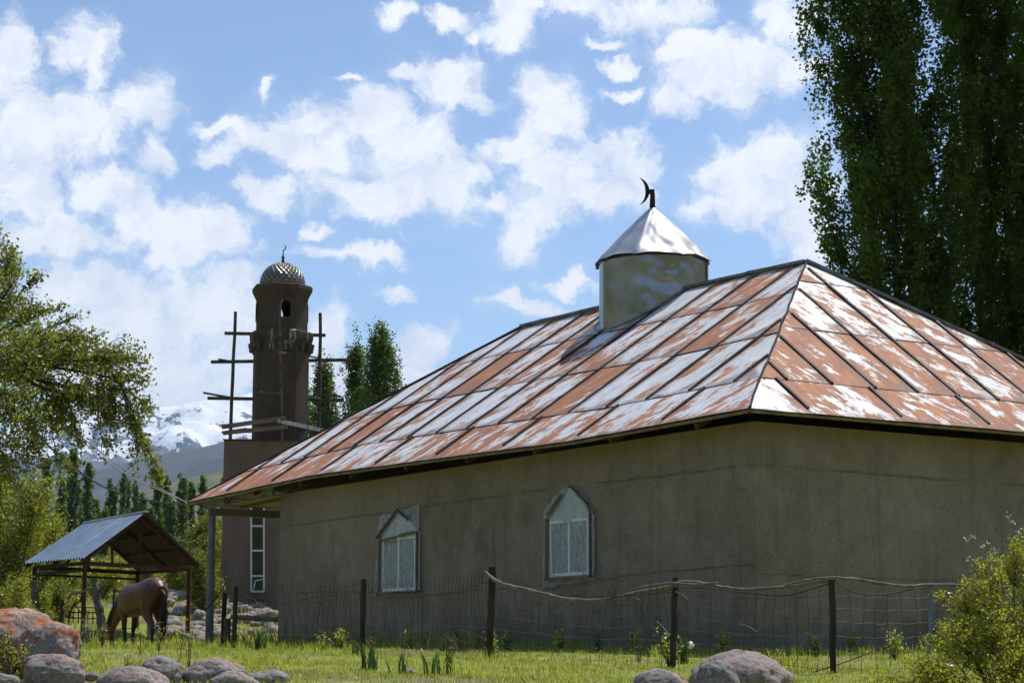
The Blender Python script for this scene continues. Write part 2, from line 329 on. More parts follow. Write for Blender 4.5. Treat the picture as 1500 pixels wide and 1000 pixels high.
# rock with lichen
def rock_mat(name, c0, c1, lichen=0.0, lc=(.30, .085, .022)):
    m, n = material(name); co = obco(n)
    oi = n.new('ShaderNodeObjectInfo').outputs['Random']; co = n.vmath('ADD', co, n.vmath('SCALE', (17.3, 9.1, 5.7)));
    a = n.noise(co, 2.2, 6, .65); b = n.noise(co, 28, 5, .75); c = n.noise(co, 75, 3, .7)
    col = n.ramp(a, [(.35, c0), (.65, c1)]); col = n.mix(n.smooth(b, .50, .62, 0, .8), col, tuple(q * .38 for q in c0)); col = n.mix(n.smooth(c, .57, .66, 0, .7), col, tuple(min(.7, q * 1.5) for q in c1))
    g = n.noise(co, 5.5, 5, .7); col = n.mix(n.smooth(g, .56, .66, 0, .5), col, (.10, .10, .085))
    if lichen:
        l = n.math('MULTIPLY_ADD', b, .42, n.math('MULTIPLY', n.noise(co, 3.6, 9, .82), .8)); lcol = n.mix(n.smooth(c, .4, .6), lc, tuple(min(1, q * 1.7) for q in lc))
        col = n.mix(n.smooth(l, .72 - lichen, .745 - lichen, 0, .9), col, lcol)
    principled(n, col, .9, 0, n.bump(n.math('ADD', n.math('MULTIPLY', b, .6), n.math('MULTIPLY', a, 1.5)), .7, .05), .25); M[name] = m
rock_mat('granite', (.20, .175, .16), (.36, .325, .305), 0)
rock_mat('granite_warm', (.25, .20, .175), (.42, .355, .33), .03)
rock_mat('granite_lichen', (.22, .19, .17), (.44, .41, .38), .105)
rock_mat('granite_spot', (.22, .19, .175), (.38, .345, .325), .065)
rock_mat('rubble', (.24, .19, .155), (.50, .43, .37), 0)
# ground
m, n = material('ground'); M['ground'] = m; co = gpos(n)
a = n.noise(co, .35, 6, .65); b = n.noise(co, 4.5, 6, .7); c = n.noise(co, .008, 5, .6)
grassc = n.ramp(b, [(.3, (.15, .165, .035)), (.55, (.25, .265, .06)), (.75, (.36, .35, .12))])
soil = n.ramp(b, [(.3, (.13, .10, .07)), (.7, (.27, .23, .18))])
col = n.mix(n.smooth(n.math('MULTIPLY_ADD', b, .25, a), .64, .74), grassc, soil)
far = n.ramp(c, [(.35, (.09, .11, .04)), (.65, (.16, .16, .08))]); sp = n.new('ShaderNodeSeparateXYZ'); n.l.new(co, sp.inputs[0])
col = n.mix(n.smooth(sp.outputs[1], 70, 200), col, far)
principled(n, col, .95, 0, n.bump(b, .6, .08), .15)
# mountains
def hill_mat(name, kind):
    m, n = material(name); co = gpos(n); geo = n.new('ShaderNodeNewGeometry')
    sp = n.new('ShaderNodeSeparateXYZ'); n.l.new(geo.outputs['Normal'], sp.inputs[0]); ps = n.new('ShaderNodeSeparateXYZ'); n.l.new(co, ps.inputs[0])
    if kind == 'snow':
        rv = n.new('ShaderNodeVectorRotate', rotation_type='Y_AXIS'); n.l.new(co, rv.inputs[0]); rv.inputs['Angle'].default_value = R(35)
        a = n.noise(co, .0035, 7, .62); b = n.noise(n.vmath('MULTIPLY', rv.outputs[0], (1.0, .5, .32)), .016, 9, .70); c = n.noise(co, .03, 7, .7)
        v = n.math('ADD', n.math('MULTIPLY', sp.outputs[2], .22), n.math('ADD', n.math('MULTIPLY', b, 1.0), n.math('MULTIPLY_ADD', c, .35, n.math('MULTIPLY', a, .9))))
        v = n.math('ADD', v, n.smooth(ps.outputs[2], 520, 690, -.50, .03))
        msk = n.smooth(v, 1.25, 1.28); rockc = n.ramp(c, [(.3, (.09, .10, .13)), (.7, (.18, .185, .21))])
        col = n.mix(msk, rockc, (.90, .91, .93)); principled(n, col, .85, 0, n.bump(c, .6, 10.), .1)
    elif kind == 'blue':
        a = n.noise(co, .004, 8, .65); b = n.noise(co, .03, 6, .7)
        col = n.ramp(n.math('MULTIPLY_ADD', b, .5, n.math('MULTIPLY', a, .5)), [(.36, (.06, .07, .075)), (.64, (.12, .125, .115))]); principled(n, col, .95, 0, n.bump(b, .5, 6.), .1)
    else:
        a = n.noise(co, .008, 8, .65); b = n.noise(co, .06, 6, .7)
        col = n.ramp(n.math('MULTIPLY_ADD', b, .5, n.math('MULTIPLY', a, .5)), [(.38, (.06, .085, .03)), (.62, (.16, .16, .08))]); principled(n, col, .95, 0, n.bump(b, .5, 4.), .1)
    M[name] = m
hill_mat('mountain_snow', 'snow'); hill_mat('ridge_blue', 'blue'); hill_mat('hill_green', 'green')
# ------------------------------------------------------------------ ground
GY = [(-4000, 0), (-10, 0.0), (0, 0.0), (8, .6), (13, 1.05), (17, 1.33), (21, 1.43), (25, 1.55), (30, 1.66), (40, 1.68), (45, 1.88), (58, 2.75), (80, 4.0), (150, 7.5), (250, 13), (600, 32), (2000, 100), (30000, 600)]
gy = np.array(GY, dtype=float)
def gz(x, y):
    z = float(np.interp(y, gy[:, 0], gy[:, 1]))
    if 5 < y < 120: z += .05 * noise.noise(Vector((x * .45, y * .45, 0))) + .02 * noise.noise(Vector((x * 1.7, y * 1.7, 3)))
    z += .55 * math.exp(-(((x + 10.2) / 3.0) ** 2 + ((y - 55) / 6.0) ** 2))
    return z
ys = np.concatenate([[-3000, -1500, -500, -200, -100, -50, -20, -10], np.arange(-5, 12, 1.0), np.arange(12, 34, .4), np.arange(34, 70, .8), np.geomspace(70, 8600, 46)])
xs_ = np.concatenate([-np.geomspace(8600, 22, 34), np.arange(-20, 20.1, .6), np.geomspace(22, 8600, 34)])
mb = MB(); mb.v = [(float(x), float(y), gz(x, y)) for y in ys for x in xs_]; nx = len(xs_)
mb.f = [(j * nx + i, j * nx + i + 1, (j + 1) * nx + i + 1, (j + 1) * nx + i) for j in range(len(ys) - 1) for i in range(nx - 1)]
tag(mb.build('ground', M['ground'], smooth=True), kind='structure')
# ------------------------------------------------------------------ mountains
def range_mesh(name, prof, D, foot, depth, amp, nscale, mat, seed, ncol=420, nrow=110, ridgey=True, back=.6, pw=1.15):
    pp = np.array(prof, dtype=float); mb = MB()
    pxs = np.linspace(pp[0, 0], pp[-1, 0], ncol)
    top = np.interp(pxs, pp[:, 0], pp[:, 1])
    nback = int(nrow * .3)
    for j in range(nrow + nback):
        t = j / (nrow - 1)
        for i, px in enumerate(pxs):
            P = at(px, top[i], D); yy = D - depth * (1 - t)
            if t <= 1: x = P.x * (yy / D) ** .35
            else: x = P.x
            hb = foot + (P.z - foot) * (t ** pw if t <= 1 else max(0, 1 - (t - 1) * back * 3))
            q = Vector((x / nscale, yy / nscale, seed))
            r = noise.ridged_multi_fractal(q, .9, 2.1, 7, 1.0, 2.0) if ridgey else noise.fractal(q, 1, 2, 6) + .8
            env = math.sin(math.pi * min(1, t * .93 + .03)) if t <= 1 else .3
            z = hb + (r - 1.0) * amp * (env * .9 + .10)
            mb.v.append((x, yy, z))
    for j in range(nrow + nback - 1):
        for i in range(ncol - 1): mb.f.append((j * ncol + i, j * ncol + i + 1, (j + 1) * ncol + i + 1, (j + 1) * ncol + i))
    return tag(mb.build(name, mat, smooth=True), kind='structure')
range_mesh('mountain_range', [(-1500, 640), (-700, 600), (-300, 620), (-100, 640), (40, 632), (110, 622), (170, 608), (215, 597), (245, 593), (270, 587), (290, 583), (320, 586), (345, 588), (370, 592), (430, 604), (490, 612), (560, 640), (700, 660), (1000, 640), (1500, 620), (2100, 600), (2900, 620)],
           7200, 150, 3600, 190, 480, M['mountain_snow'], 3.3, 520, 130, pw=2.1)
range_mesh('middle_ridge', [(-1500, 700), (-400, 760), (-60, 790), (60, 740), (137, 694), (165, 688), (196, 678), (249, 666), (290, 656), (328, 648), (420, 640), (520, 650), (900, 690), (2800, 700)],
           4200, 80, 1700, 55, 420, M['ridge_blue'], 8.1, 300, 70, pw=1.5)
range_mesh('green_hill', [(-1500, 820), (-300, 815), (100, 790), (160, 748), (192, 722), (247, 705), (290, 696), (328, 688), (420, 690), (700, 720), (1500, 700), (2800, 720)],
           1900, 45, 800, 12, 200, M['hill_green'], 5.2, 220, 50, ridgey=False)
# unseen hill ring round the valley, added to darken wall fill and turret reflections
mb = MB(); NA, NRg = 120, 14
for j in range(NRg):
    for i in range(NA):
        az_ = R(35) + (2 * math.pi - R(70)) * i / (NA - 1); t = j / (NRg - 1); rr = 130 + 900 * t
        hz = 8 + 260 * t ** 1.1 * (1 + .35 * noise.fractal(Vector((az_ * 2.3, t * 2, 4)), 1, 2, 4)) if j else -2
        mb.v.append((rr * math.sin(az_), rr * math.cos(az_), hz))
for j in range(NRg - 1):
    for i in range(NA - 1): mb.f.append((j * NA + i, j * NA + i + 1, (j + 1) * NA + i + 1, (j + 1) * NA + i))
tag(mb.build('added_hill_ring', M['hill_green'], smooth=True), kind='structure')
# ------------------------------------------------------------------ house
YAW, X0, Y0, WD = .5697, 3.292, 26.368, 8.758
E_, ZR, OV, AE, A0, A1, AWL = 3.2, 6.478, .45, 18.21, 3.806, 12.513, 14.634
AV = Vector((-math.sin(YAW), math.cos(YAW), 0)); BV = Vector((math.cos(YAW), math.sin(YAW), 0)); UP = Vector((0, 0, 1)); H0 = Vector((X0, Y0, EYE))
HOUSE_RZ = YAW
house = empty('prayer_house', (X0, Y0, 1.7), 0, 'long grey plastered village mosque with rusted hipped sheet roof', 'building')
hoff = Vector((X0, Y0, 1.7))
def hp(a, b, z):                                   # house coordinates (a along the long wall, b along the short) to house-local
    return H0 + AV * a + BV * b + UP * z - hoff
def warp(a): return float(np.interp(a, [-OV, A0, 8, A1, AE], [0, -.055, .02, .08, -.05]))
def rp(a, b, z): return hp(a, b, z + warp(a))
def hmesh(mb, name, mat, parent=house, **k): return mb.build(name, mat, parent, **k)
# walls: a thick shell with window niches left as solid backing behind the windows
wl = MB(); zb, zt = -.35, 3.12
def quadgrid(mb, pf, u0, u1, v0, v1, nu, nv):
    b = len(mb.v)
    for j in range(nv + 1):
        for i in range(nu + 1): mb.v.append(tuple(pf(u0 + (u1 - u0) * i / nu, v0 + (v1 - v0) * j / nv)))
    for j in range(nv):
        for i in range(nu): mb.f.append((b + j * (nu + 1) + i, b + j * (nu + 1) + i + 1, b + (j + 1) * (nu + 1) + i + 1, b + (j + 1) * (nu + 1) + i))
def wob_(u, v, s): return .018 * noise.noise(Vector((u * .6, v * .9, s))) + .006 * noise.noise(Vector((u * 3, v * 3, s)))
def edgefade(u, L): return max(0, min(1, u / .3, (L - u) / .3))
quadgrid(wl, lambda u, v: hp(u, -wob_(u, v, 1) * edgefade(u, AWL), v), AWL, 0, zb, zt, 130, 30)
quadgrid(wl, lambda u, v: hp(-wob_(u, v, 5) * edgefade(u, WD), u, v), 0, WD, zb, zt, 80, 30)
quadgrid(wl, lambda u, v: hp(u, WD, v), 0, AWL, zb, zt, 2, 1)
quadgrid(wl, lambda u, v: hp(AWL, u, v), WD, 0, zb, zt, 2, 1)
quadgrid(wl, lambda u, v: hp(u, v, zt), 0, AWL, 0, WD, 1, 1)
wall = hmesh(wl, 'wall', M['house_plaster'])
# plaster joints: thin raised irregular mortar ridges and grooves
def crack(a0, z0, a1, z1, side, seed, wdt=.013):
    mb = MB(); pts = []; n_ = int(abs(a1 - a0) / .12); rad = []
    for i in range(n_ + 1):
        t = i / n_; u = a0 + (a1 - a0) * t; z = z0 + (z1 - z0) * t + .03 * noise.noise(Vector((u * 1.3, seed, 0))) + .012 * noise.noise(Vector((u * 6, seed, 3)))
        off = .008 + .008 * noise.noise(Vector((u * 4, seed, 9)))
        pts.append(hp(u, -off, z) if side == 'L' else hp(-off, u, z)); rad.append(wdt * (.55 + .6 * abs(noise.noise(Vector((u * 5, seed, 1)))) * 2))
    mb.tube(pts, [r * .7 for r in rad], 6, hh=rad, up=tuple(BV if side == 'L' else AV)); hmesh(mb, 'plaster_joint', M['crack_mortar'], wall, smooth=True)
crack(14.5, 2.47, 10.45, 2.50, 'L', 1); crack(8.95, 2.53, 5.1, 2.55, 'L', 2); crack(3.7, 2.54, .02, 2.53, 'L', 3); crack(.03, 2.53, 8.5, 2.45, 'R', 4)
crack(8.9, 1.0, 5.1, 1.06, 'L', 5); crack(3.7, 1.12, .0, 1.20, 'L', 6); crack(.08, 1.06, 3.7, 1.03, 'R', 7, .009); crack(3.7, 1.03, 8.5, 1.0, 'R', 8, .008); crack(13.9, 1.18, 10.6, 1.10, 'L', 11, .012)
# roof sheets
def clip(poly, fn):
    out = []
    for i in range(len(poly)):
        p, q = poly[i], poly[(i + 1) % len(poly)]; fp, fq = fn(p), fn(q)
        if fp >= 0: out.append(p)
        if (fp >= 0) != (fq >= 0): t = fp / (fp - fq); out.append((p[0] + (q[0] - p[0]) * t, p[1] + (q[1] - p[1]) * t))
    return out
roof = None
def clip_poly(poly, region):
    for i in range(len(region)):
        (x0, y0), (x1, y1) = region[i], region[(i + 1) % len(region)]
        poly = clip(poly, lambda p: (x1 - x0) * (p[1] - y0) - (y1 - y0) * (p[0] - x0))
        if len(poly) < 3: return []
    return poly
def inside_poly(p, region):
    return all((x1 - x0) * (p[1] - y0) - (y1 - y0) * (p[0] - x0) > 1e-6 for (x0, y0), (x1, y1) in zip(region, region[1:] + region[:1]))
rs = MB(); rs.at = {'rust': [], 'edge': []}; rs.uv = []
seams = MB(); laps = MB()
def roof_face(region, P3, nrm, eave_w, eave_ph, w_, ph, courses, rustf, umax, us_=1):
    """region: convex polygon in (u,v) counter-clockwise; P3(u,v,h) to 3D"""
    us = [p[0] for p in region]; u_lo, u_hi = min(us), max(us)
    for ci in range(len(courses) - 1):
        v0, v1 = courses[ci], courses[ci + 1]
        ww, pp = (eave_w, eave_ph) if ci == 0 else (w_, ph)
        k0 = int(math.floor((u_lo - pp) / ww)) - 1; k1 = int(math.ceil((u_hi - pp) / ww)) + 1
        for k in range(k0, k1):
            u0, u1 = pp + k * ww, pp + (k + 1) * ww
            jit = random.uniform(-.10, .10) if 0 < ci < len(courses) - 2 else 0
            rr = rustf(ci, (u0 + u1) / 2); ou, ov = random.uniform(0, 60), random.uniform(0, 60); dz = random.uniform(0, .010)
            nu, nv = max(1, int((u1 - u0) / .35)), max(1, int((v1 - v0) / .35)); cu = (u1 - u0) / nu; cv = (v1 - v0) / nv
            for a in range(nu):
                for c in range(nv):
                    cell = [(u0 + a * cu, v0 + c * cv), (u0 + (a + 1) * cu, v0 + c * cv), (u0 + (a + 1) * cu, v0 + (c + 1) * cv), (u0 + a * cu, v0 + (c + 1) * cv)]
                    cl = clip_poly(cell, region)
                    if len(cl) < 3: continue
                    vs = []
                    for (u, v) in cl:
                        tu = (u - u0) / (u1 - u0); tv = (v - v0) / (v1 - v0)
                        hh = .012 + dz + .014 * math.sin(math.pi * max(0, min(1, tu))) * noise.noise(Vector((u * 1.4, v * 1.4, 2))) + .006 * noise.noise(Vector((u * 5, v * 3, 2))) + .008 * (1 - tv)
                        vs.append(P3(u, v, hh)); rs.uv.append((us_ * u + ou, v + ov)); rs.at['rust'].append(rr)
                        rs.at['edge'].append(max(1 - min(tu, 1 - tu) * (u1 - u0) / .10, 1 - min(tv, 1.0) * (v1 - v0) / .08, 0))
                    rs.add(vs, [tuple(range(len(vs)))])
            # standing seam on the left border of the sheet
            pts = []; m_ = max(2, int((v1 - v0) / .12))
            for i in range(m_ + 1):
                v = v0 + (v1 - v0) * i / m_
                if inside_poly((u0, v), region): pts.append(P3(u0 + .012 * noise.noise(Vector((v * 1.5, u0, 4))), v, .03 + .006 * noise.noise(Vector((v * 5, u0, 8)))))
            if len(pts) > 1: seams.tube(pts, .024, 5, hh=[.030] * len(pts), up=None)
            if ci > 0:
                vj = v0 + jit * .0; pts = []
                for i in range(9):
                    u = u0 + (u1 - u0) * i / 8
                    if inside_poly((u, vj), region): pts.append(P3(u, vj + .01 * noise.noise(Vector((u * 3, vj, 1))), .020))
                if len(pts) > 1: laps.tube(pts, .011, 4, hh=[.008] * len(pts))
rise = ZR - E_; bw = WD / 2 + OV; LL = math.hypot(bw, rise); LR = math.hypot(A0 + OV, rise)
nL = (-BV * rise + UP * bw).normalized(); nRt = (-AV * rise + UP * (A0 + OV)).normalized(); nB = (BV * rise + UP * bw).normalized(); nF = (AV * rise + UP * (AE - A1)).normalized()
def PL(u, v, h): return rp(-u, -OV + v * bw / LL, E_ + v * rise / LL) + nL * h             # u = -a
def PR(u, v, h): return rp(-OV + v * (A0 + OV) / LR, u, E_ + v * rise / LR) + nRt * h
def PB(u, v, h): return rp(u, WD + OV - v * bw / LL, E_ + v * rise / LL) + nB * h
def PF(u, v, h): return rp(AE - v * (AE - A1) / LF, -u, E_ + v * rise / LF) + nF * h
LF = math.hypot(AE - A1, rise)
rust_sheet_L = {}
def rust_left(ci, u):
    a = -u; r = random.gauss(.203, .032)
    if ci == 0: r += .03 + .06 * (a > 6)
    if ci == 1 and (abs(a - 12.9) < .5 or abs(a - 5.6) < .5): r += .10
    if ci == 2 and abs(a - 11.0) < .55: r = .45
    if ci == 2 and a < 4: r += .03
    if ci == 1 and a < 3: r -= .03
    return r
def rust_right(ci, u):
    r = random.gauss(.252, .030)
    if ci == 0: r = .275 if u > .7 else .16
    if ci == 1: r += .035
    if ci == 1 and u < 1.0: r = .42
    if ci == 3: r -= .06
    return r
roof_face([(-AE, 0), (OV, 0), (-A0, LL), (-A1, LL)], PL, nL, 2.12, -(5.81 + 2.12 * 6), 1.04, -(6.10 + 1.04 * 12), [0, 1.05, 2.72, 4.45, LL], rust_left, 0, -1)
roof_face([(-OV, 0), (WD + OV, 0), (WD / 2, LR)], PR, nRt, 1.74, .66 - 1.74, .838, .86 - .838 * 2, [0, .95, 2.72, 4.57, LR], rust_right, 0)
roof_face([(-OV, 0), (AE, 0), (A1, LL), (A0, LL)], PB, nB, 2.1, 0, 1.04, 0, [0, 1.05, 2.72, 4.45, LL], lambda c, u: random.gauss(.16, .06), 0)
roof_face([(-WD - OV, 0), (OV, 0), (-WD / 2, LF)], PF, nF, 2.1, 0, 1.04, 0, [0, 1.05, 2.72, 4.45, LF], lambda c, u: random.gauss(.16, .06), 0)
# roof deck below the sheets: boards with a thickness
dk = MB()
def deck_face(P3, u0, u1, t0, t1, L_, flip=False):
    for hh, rev in ((-.012, False), (-.055, True)):
        b = len(dk.v); NU, NV = 40, 12
        for j in range(NV + 1):
            for i in range(NU + 1):
                v = L_ * j / NV; a0_ = u0 + (t0 - u0) * j / NV; a1_ = u1 + (t1 - u1) * j / NV; dk.v.append(tuple(P3(a0_ + (a1_ - a0_) * i / NU, v + (.02 if j == 0 else 0), hh)))
        for j in range(NV):
            for i in range(NU):
                q = (b + j * (NU + 1) + i, b + j * (NU + 1) + i + 1, b + (j + 1) * (NU + 1) + i + 1, b + (j + 1) * (NU + 1) + i); dk.f.append(q[::-1] if rev else q)
    n0 = len(dk.v) - 2 * 41 * 13
    for i in range(40): dk.f.append((n0 + i, n0 + 41 * 13 + i, n0 + 41 * 13 + i + 1, n0 + i + 1))
deck_face(PL, -AE, OV, -A1, -A0, LL); deck_face(PR, -OV, WD + OV, WD / 2, WD / 2, LR); deck_face(PB, -OV, AE, A0, A1, LL); deck_face(PF, -WD - OV, OV, -WD / 2, -WD / 2, LF)
simple('soffit_wood', (.15, .13, .095), (.30, .26, .19), 5, .85, 0, .3, .006)
deck = hmesh(dk, 'roof', M['soffit_wood'])
hmesh(rs, 'sheet_cladding', M['roof_sheet'], deck, smooth=False)
tag(hmesh(seams, 'seam', M['shaded_seam_metal'], deck), kind='stuff'); tag(hmesh(laps, 'lap_joint', M['shaded_seam_metal'], deck), kind='stuff')
def poly3(p, q, n_=20): return [p.lerp(q, i / n_) for i in range(n_ + 1)]
hipc = MB()
for (p, q) in ((rp(-OV, -OV, E_ + .03), rp(A0, WD / 2, ZR + .05)), (rp(-OV, WD + OV, E_ + .03), rp(A0, WD / 2, ZR + .05))):
    pts = poly3(p, q, 26); pts = [x + Vector((random.gauss(0, .008), random.gauss(0, .008), random.gauss(0, .006))) for x in pts]; hipc.tube(pts, .018, 5)
hmesh(hipc, 'hip_seam', M['shaded_seam_metal'], deck)
for (p, q) in ((rp(AE, -OV, E_ + .03), rp(A1, WD / 2, ZR + .05)),):
    h2 = MB(); h2.tube(poly3(p, q, 26), .028, 6); hmesh(h2, 'hip_seam', M['shaded_seam_metal'], deck)
rg = MB()
for i in range(12):
    a = A0 + (A1 - A0) * i / 12; a2 = A0 + (A1 - A0) * (i + 1) / 12 + .03
    rg.beam(rp(a, WD / 2, ZR + .045 + random.uniform(-.006, .01)), rp(a2, WD / 2, ZR + .05 + random.uniform(-.006, .01)), .16, .05)
hmesh(rg, 'ridge_cap', M['ridge_metal'], deck)
rg2 = MB(); q0, q1 = rp(A0, WD / 2, ZR + .05), rp(-OV, WD + OV, E_ + .05)
for i in range(9): rg2.beam(q0.lerp(q1, i / 9), q0.lerp(q1, (i + 1.03) / 9) + UP * random.uniform(-.01, .01), .14, .05)
hmesh(rg2, 'ridge_cap', M['ridge_metal'], deck)
# rafters' tails and wall plate under the eave
for i in range(8):
    a = .9 + i * 2.05; r_ = MB(); r_.beam(rp(a, -OV + .16, E_ - .06), rp(a, .25, E_ + .22), .08, .09); hmesh(r_, 'rafter', M['wood_dark'])
# porch: post, beams, fascia, ceiling
pz = -.25
po = MB(); ap = 17.65; pb_ = hp(ap, -.12, pz); pt_ = rp(ap, -.12, 2.93); po.tube([pb_ + (pt_ - pb_) * t for t in (0, .3, .62, .63, 1)], [.088, .086, .083, .078, .076], 12); hmesh(po, 'porch_post', M['wood_grey'], smooth=True)
po = MB(); po.tube([hp(ap, WD - .3, pz), rp(ap, WD - .3, 2.93)], .075, 10); hmesh(po, 'porch_post', M['wood_grey'], smooth=True)
fb = MB(); fb.beam(rp(ap + .38, -.14, 3.16), rp(AWL + .02, -.14, 3.17), .05, .22); hmesh(fb, 'fascia_board', M['wood_grey'])
fb = MB(); fb.beam(rp(ap, -.2, 2.98), rp(ap, WD, 2.98), .12, .15); hmesh(fb, 'porch_beam', M['wood_grey'])
cb = MB(); cb.prism([rp(ap - .07, -.1, 3.12), rp(AWL, -.1, 3.12), rp(AWL, WD, 3.12), rp(ap - .07, WD, 3.12)], (0, 0, .03)); hmesh(cb, 'porch_ceiling', M['ceiling_board'])
for i in range(4):
    cbb = MB(); b = .5 + i * 1.2; cbb.beam(rp(ap - .1, b, 3.09), rp(AWL, b, 3.09), .05, .05); hmesh(cbb, 'ceiling_batten', M['wood_batten'])
# wires looped on the fascia
cw = MB(); c0 = rp(16.7, -.22, 3.10)
for k in range(3):
    cw.tube([c0 + AV * (.11 * math.cos(t)) + UP * (.05 * math.sin(t) + .01 * k) - BV * .01 * k for t in np.linspace(0, 6.28, 14)], .008, 4)
cw.tube([c0, rp(16.3, -.22, 3.15), rp(15.7, -.21, 3.04), rp(15.0, -.2, 3.06), rp(14.5, -.08, 3.06), rp(13.9, -.05, 3.05)], .007, 4)
cw.tube([c0, rp(16.2, -.22, 3.06), rp(15.5, -.21, 2.96), rp(14.8, -.1, 3.0), rp(14.2, -.06, 3.0)], .006, 4); hmesh(cw, 'wire_coil', M['black_cable'])
# ------------------------------------------------------------------ windows in the long wall
m, n = material('plastic_film'); M['plastic_film'] = m; co = obco(n)
f1 = n.noise(n.vmath('MULTIPLY', co, (3, 3, 1.2)), 4, 5, .6, 1.5)
pb = n.new('ShaderNodeBsdfPrincipled'); n.put(pb.inputs['Base Color'], (.50, .58, .68)); n.put(pb.inputs['Roughness'], .28)
n.put(pb.inputs['Normal'], n.bump(f1, .9, .04)); trn = n.new('ShaderNodeBsdfTransparent'); mx = n.new('ShaderNodeMixShader')
n.put(mx.inputs[0], n.smooth(f1, .3, .7, .18, .62)); n.l.new(trn.outputs[0], mx.inputs[1]); n.l.new(pb.outputs[0], mx.inputs[2]); n.l.new(mx.outputs[0], n.out.inputs[0])
m, n = material('pane_film'); M['pane_film'] = m; co = obco(n)
rz_ = n.new('ShaderNodeVectorRotate', rotation_type='Y_AXIS'); n.l.new(co, rz_.inputs[0]); rz_.inputs['Angle'].default_value = R(28)
f1 = n.noise(n.vmath('MULTIPLY', rz_.outputs[0], (9, 9, .8)), 2.2, 6, .65, .4)
principled(n, n.ramp(f1, [(.3, (.20, .215, .22)), (.5, (.32, .345, .36)), (.64, (.74, .78, .84))]), .25, 0, n.bump(f1, .8, .02), .6)
def window(a_r, a_l, zb_, zg, za, curved, plastic, name_label):
    # a_l > a_r ; the left side in the picture is a_l
    fr = MB(); T = .02; off = -.035; aw_ = a_l - a_r; am = (a_r + a_l) / 2
    def wp(s_, z, o=0): return hp(a_l - s_ * aw_, -o, z)           # s_ 0..1 left to right
    bk = MB(); outline = [wp(0, zb_), wp(1, zb_), wp(1, zg), wp(.5, za), wp(0, zg)]
    bk.prism([p - BV * .005 for p in outline], -BV * .045); g = hmesh(bk, 'window', M['paint_white']); g['label'] = name_label
    for s0, s1 in ((.08, .475), (.525, .92)):
        pn = MB(); pn.prism([wp(s0, zb_ + .06, .052), wp(s1, zb_ + .06, .052), wp(s1, zg - .10, .052), wp(s0, zg - .10, .052)], -BV * .004); hmesh(pn, 'pane', M['pane_film'], g)
    for s_ in (.055, .5, .945):
        st = MB(); st.beam(wp(s_, zb_ + .01, .065), wp(s_, zg - .04, .065), .035 if s_ != .5 else .05, .026, up=tuple(-BV)); hmesh(st, 'sash_bar', M['paint_white'], g)
    for z_ in (zb_ + .035, zg - .07):
        st = MB(); st.beam(wp(.07, z_, .064), wp(.93, z_, .064), .045, .022, up=tuple(-BV)); hmesh(st, 'sash_bar', M['paint_white'], g)
    def batten(p, q, wd=.05, mat='wood_batten'):
        b = MB(); b.beam(p, q, wd, .022, up=tuple(-BV)); hmesh(b, 'batten', M[mat], g)
    batten(wp(-.03, zb_ - .03, .098), wp(-.03, zg + .0, .098)); batten(wp(1.03, zb_ - .03, .096), wp(1.03, zg + .02, .096), .035, 'wood_dark'); batten(wp(-.05, zb_ - .03, .122), wp(1.05, zb_ - .03, .122), .04, 'wood_dark' if not curved else 'wood_batten')
    if not curved:
        batten(wp(-.08, zg - .03, .122), wp(.5, za + .02, .10), .045, 'wood_dark'); batten(wp(.5, za + .01, .125), wp(.80, zg + .24, .112), .045, 'wood_dark')
        batten(wp(.06, zg - .08, .112), wp(.47, zg - .05, .112), .045); batten(wp(.53, zg - .03, .110), wp(.97, zg + .01, .110), .045)
    else:
        batten(wp(.02, zg + .05, .118), wp(.38, za - .10, .118), .05)
        arc = MB(); arc.tube([wp(.46, za + .01, .07), wp(.55, za + .02, .08), wp(.7, za - .09, .08), wp(.85, za - .2, .08), wp(.96, zg + .14, .08), wp(1.0, zg + .03, .08)], .016, 6); hmesh(arc, 'batten', M['wood_dark'], g)
    # crumpled plastic film sheet over the window
    pl = MB(); b0 = 0; NU, NV = 26, 40
    (s00, z00), (s10, z10), (s11, z11), (s01, z01) = plastic
    for j in range(NV + 1):
        for i in range(NU + 1):
            u, v = i / NU, j / NV
            s_ = (s00 * (1 - u) + s10 * u) * (1 - v) + (s01 * (1 - u) + s11 * u) * v; z = (z00 * (1 - u) + z10 * u) * (1 - v) + (z01 * (1 - u) + z11 * u) * v
            s_ += .03 * noise.noise(Vector((z * 4, u * 2, a_r))) * (1 if i in (0, NU) else 0); z += .03 * noise.noise(Vector((s_ * 5, v * 3, a_r)))
            o = .072 + .010 * noise.noise(Vector((s_ * 5 + z * 3, z * 2.2, a_r))) + .008 * noise.noise(Vector((s_ * 16 + z * 5, z * 4, a_r)))
            if s_ < -.08: o = max(.012, .072 + (s_ + .08) * .25 + .02 * noise.noise(Vector((s_ * 9, z * 3, 4))))
            pl.v.append(tuple(wp(s_, z, o)))
    for j in range(NV):
        for i in range(NU):
            if curved and j > NV * .72:
                pass
            pl.f.append((j * (NU + 1) + i, j * (NU + 1) + i + 1, (j + 1) * (NU + 1) + i + 1, (j + 1) * (NU + 1) + i))
    if curved:
        keep = []
        for f in pl.f:
            c = sum((Vector(pl.v[i]) for i in f), Vector()) / 4 + hoff - H0; s_ = (a_l - c.dot(AV)) / aw_; z = c.z
            lim = za + .03 - (abs(s_ - .5) ** 1.6) * (1.15 if s_ > .5 else .75)
            if z < lim: keep.append(f)
        pl.f = keep
    hmesh(pl, 'plastic_film', M['plastic_film'], g, smooth=True)
window(9.05, 10.33, 1.07, 2.07, 2.50, False, [(-.28, 1.0), (1.02, 1.02), (1.05, 2.55), (-.10, 2.42)], 'boarded gable-topped window with stretched plastic and crossed battens')
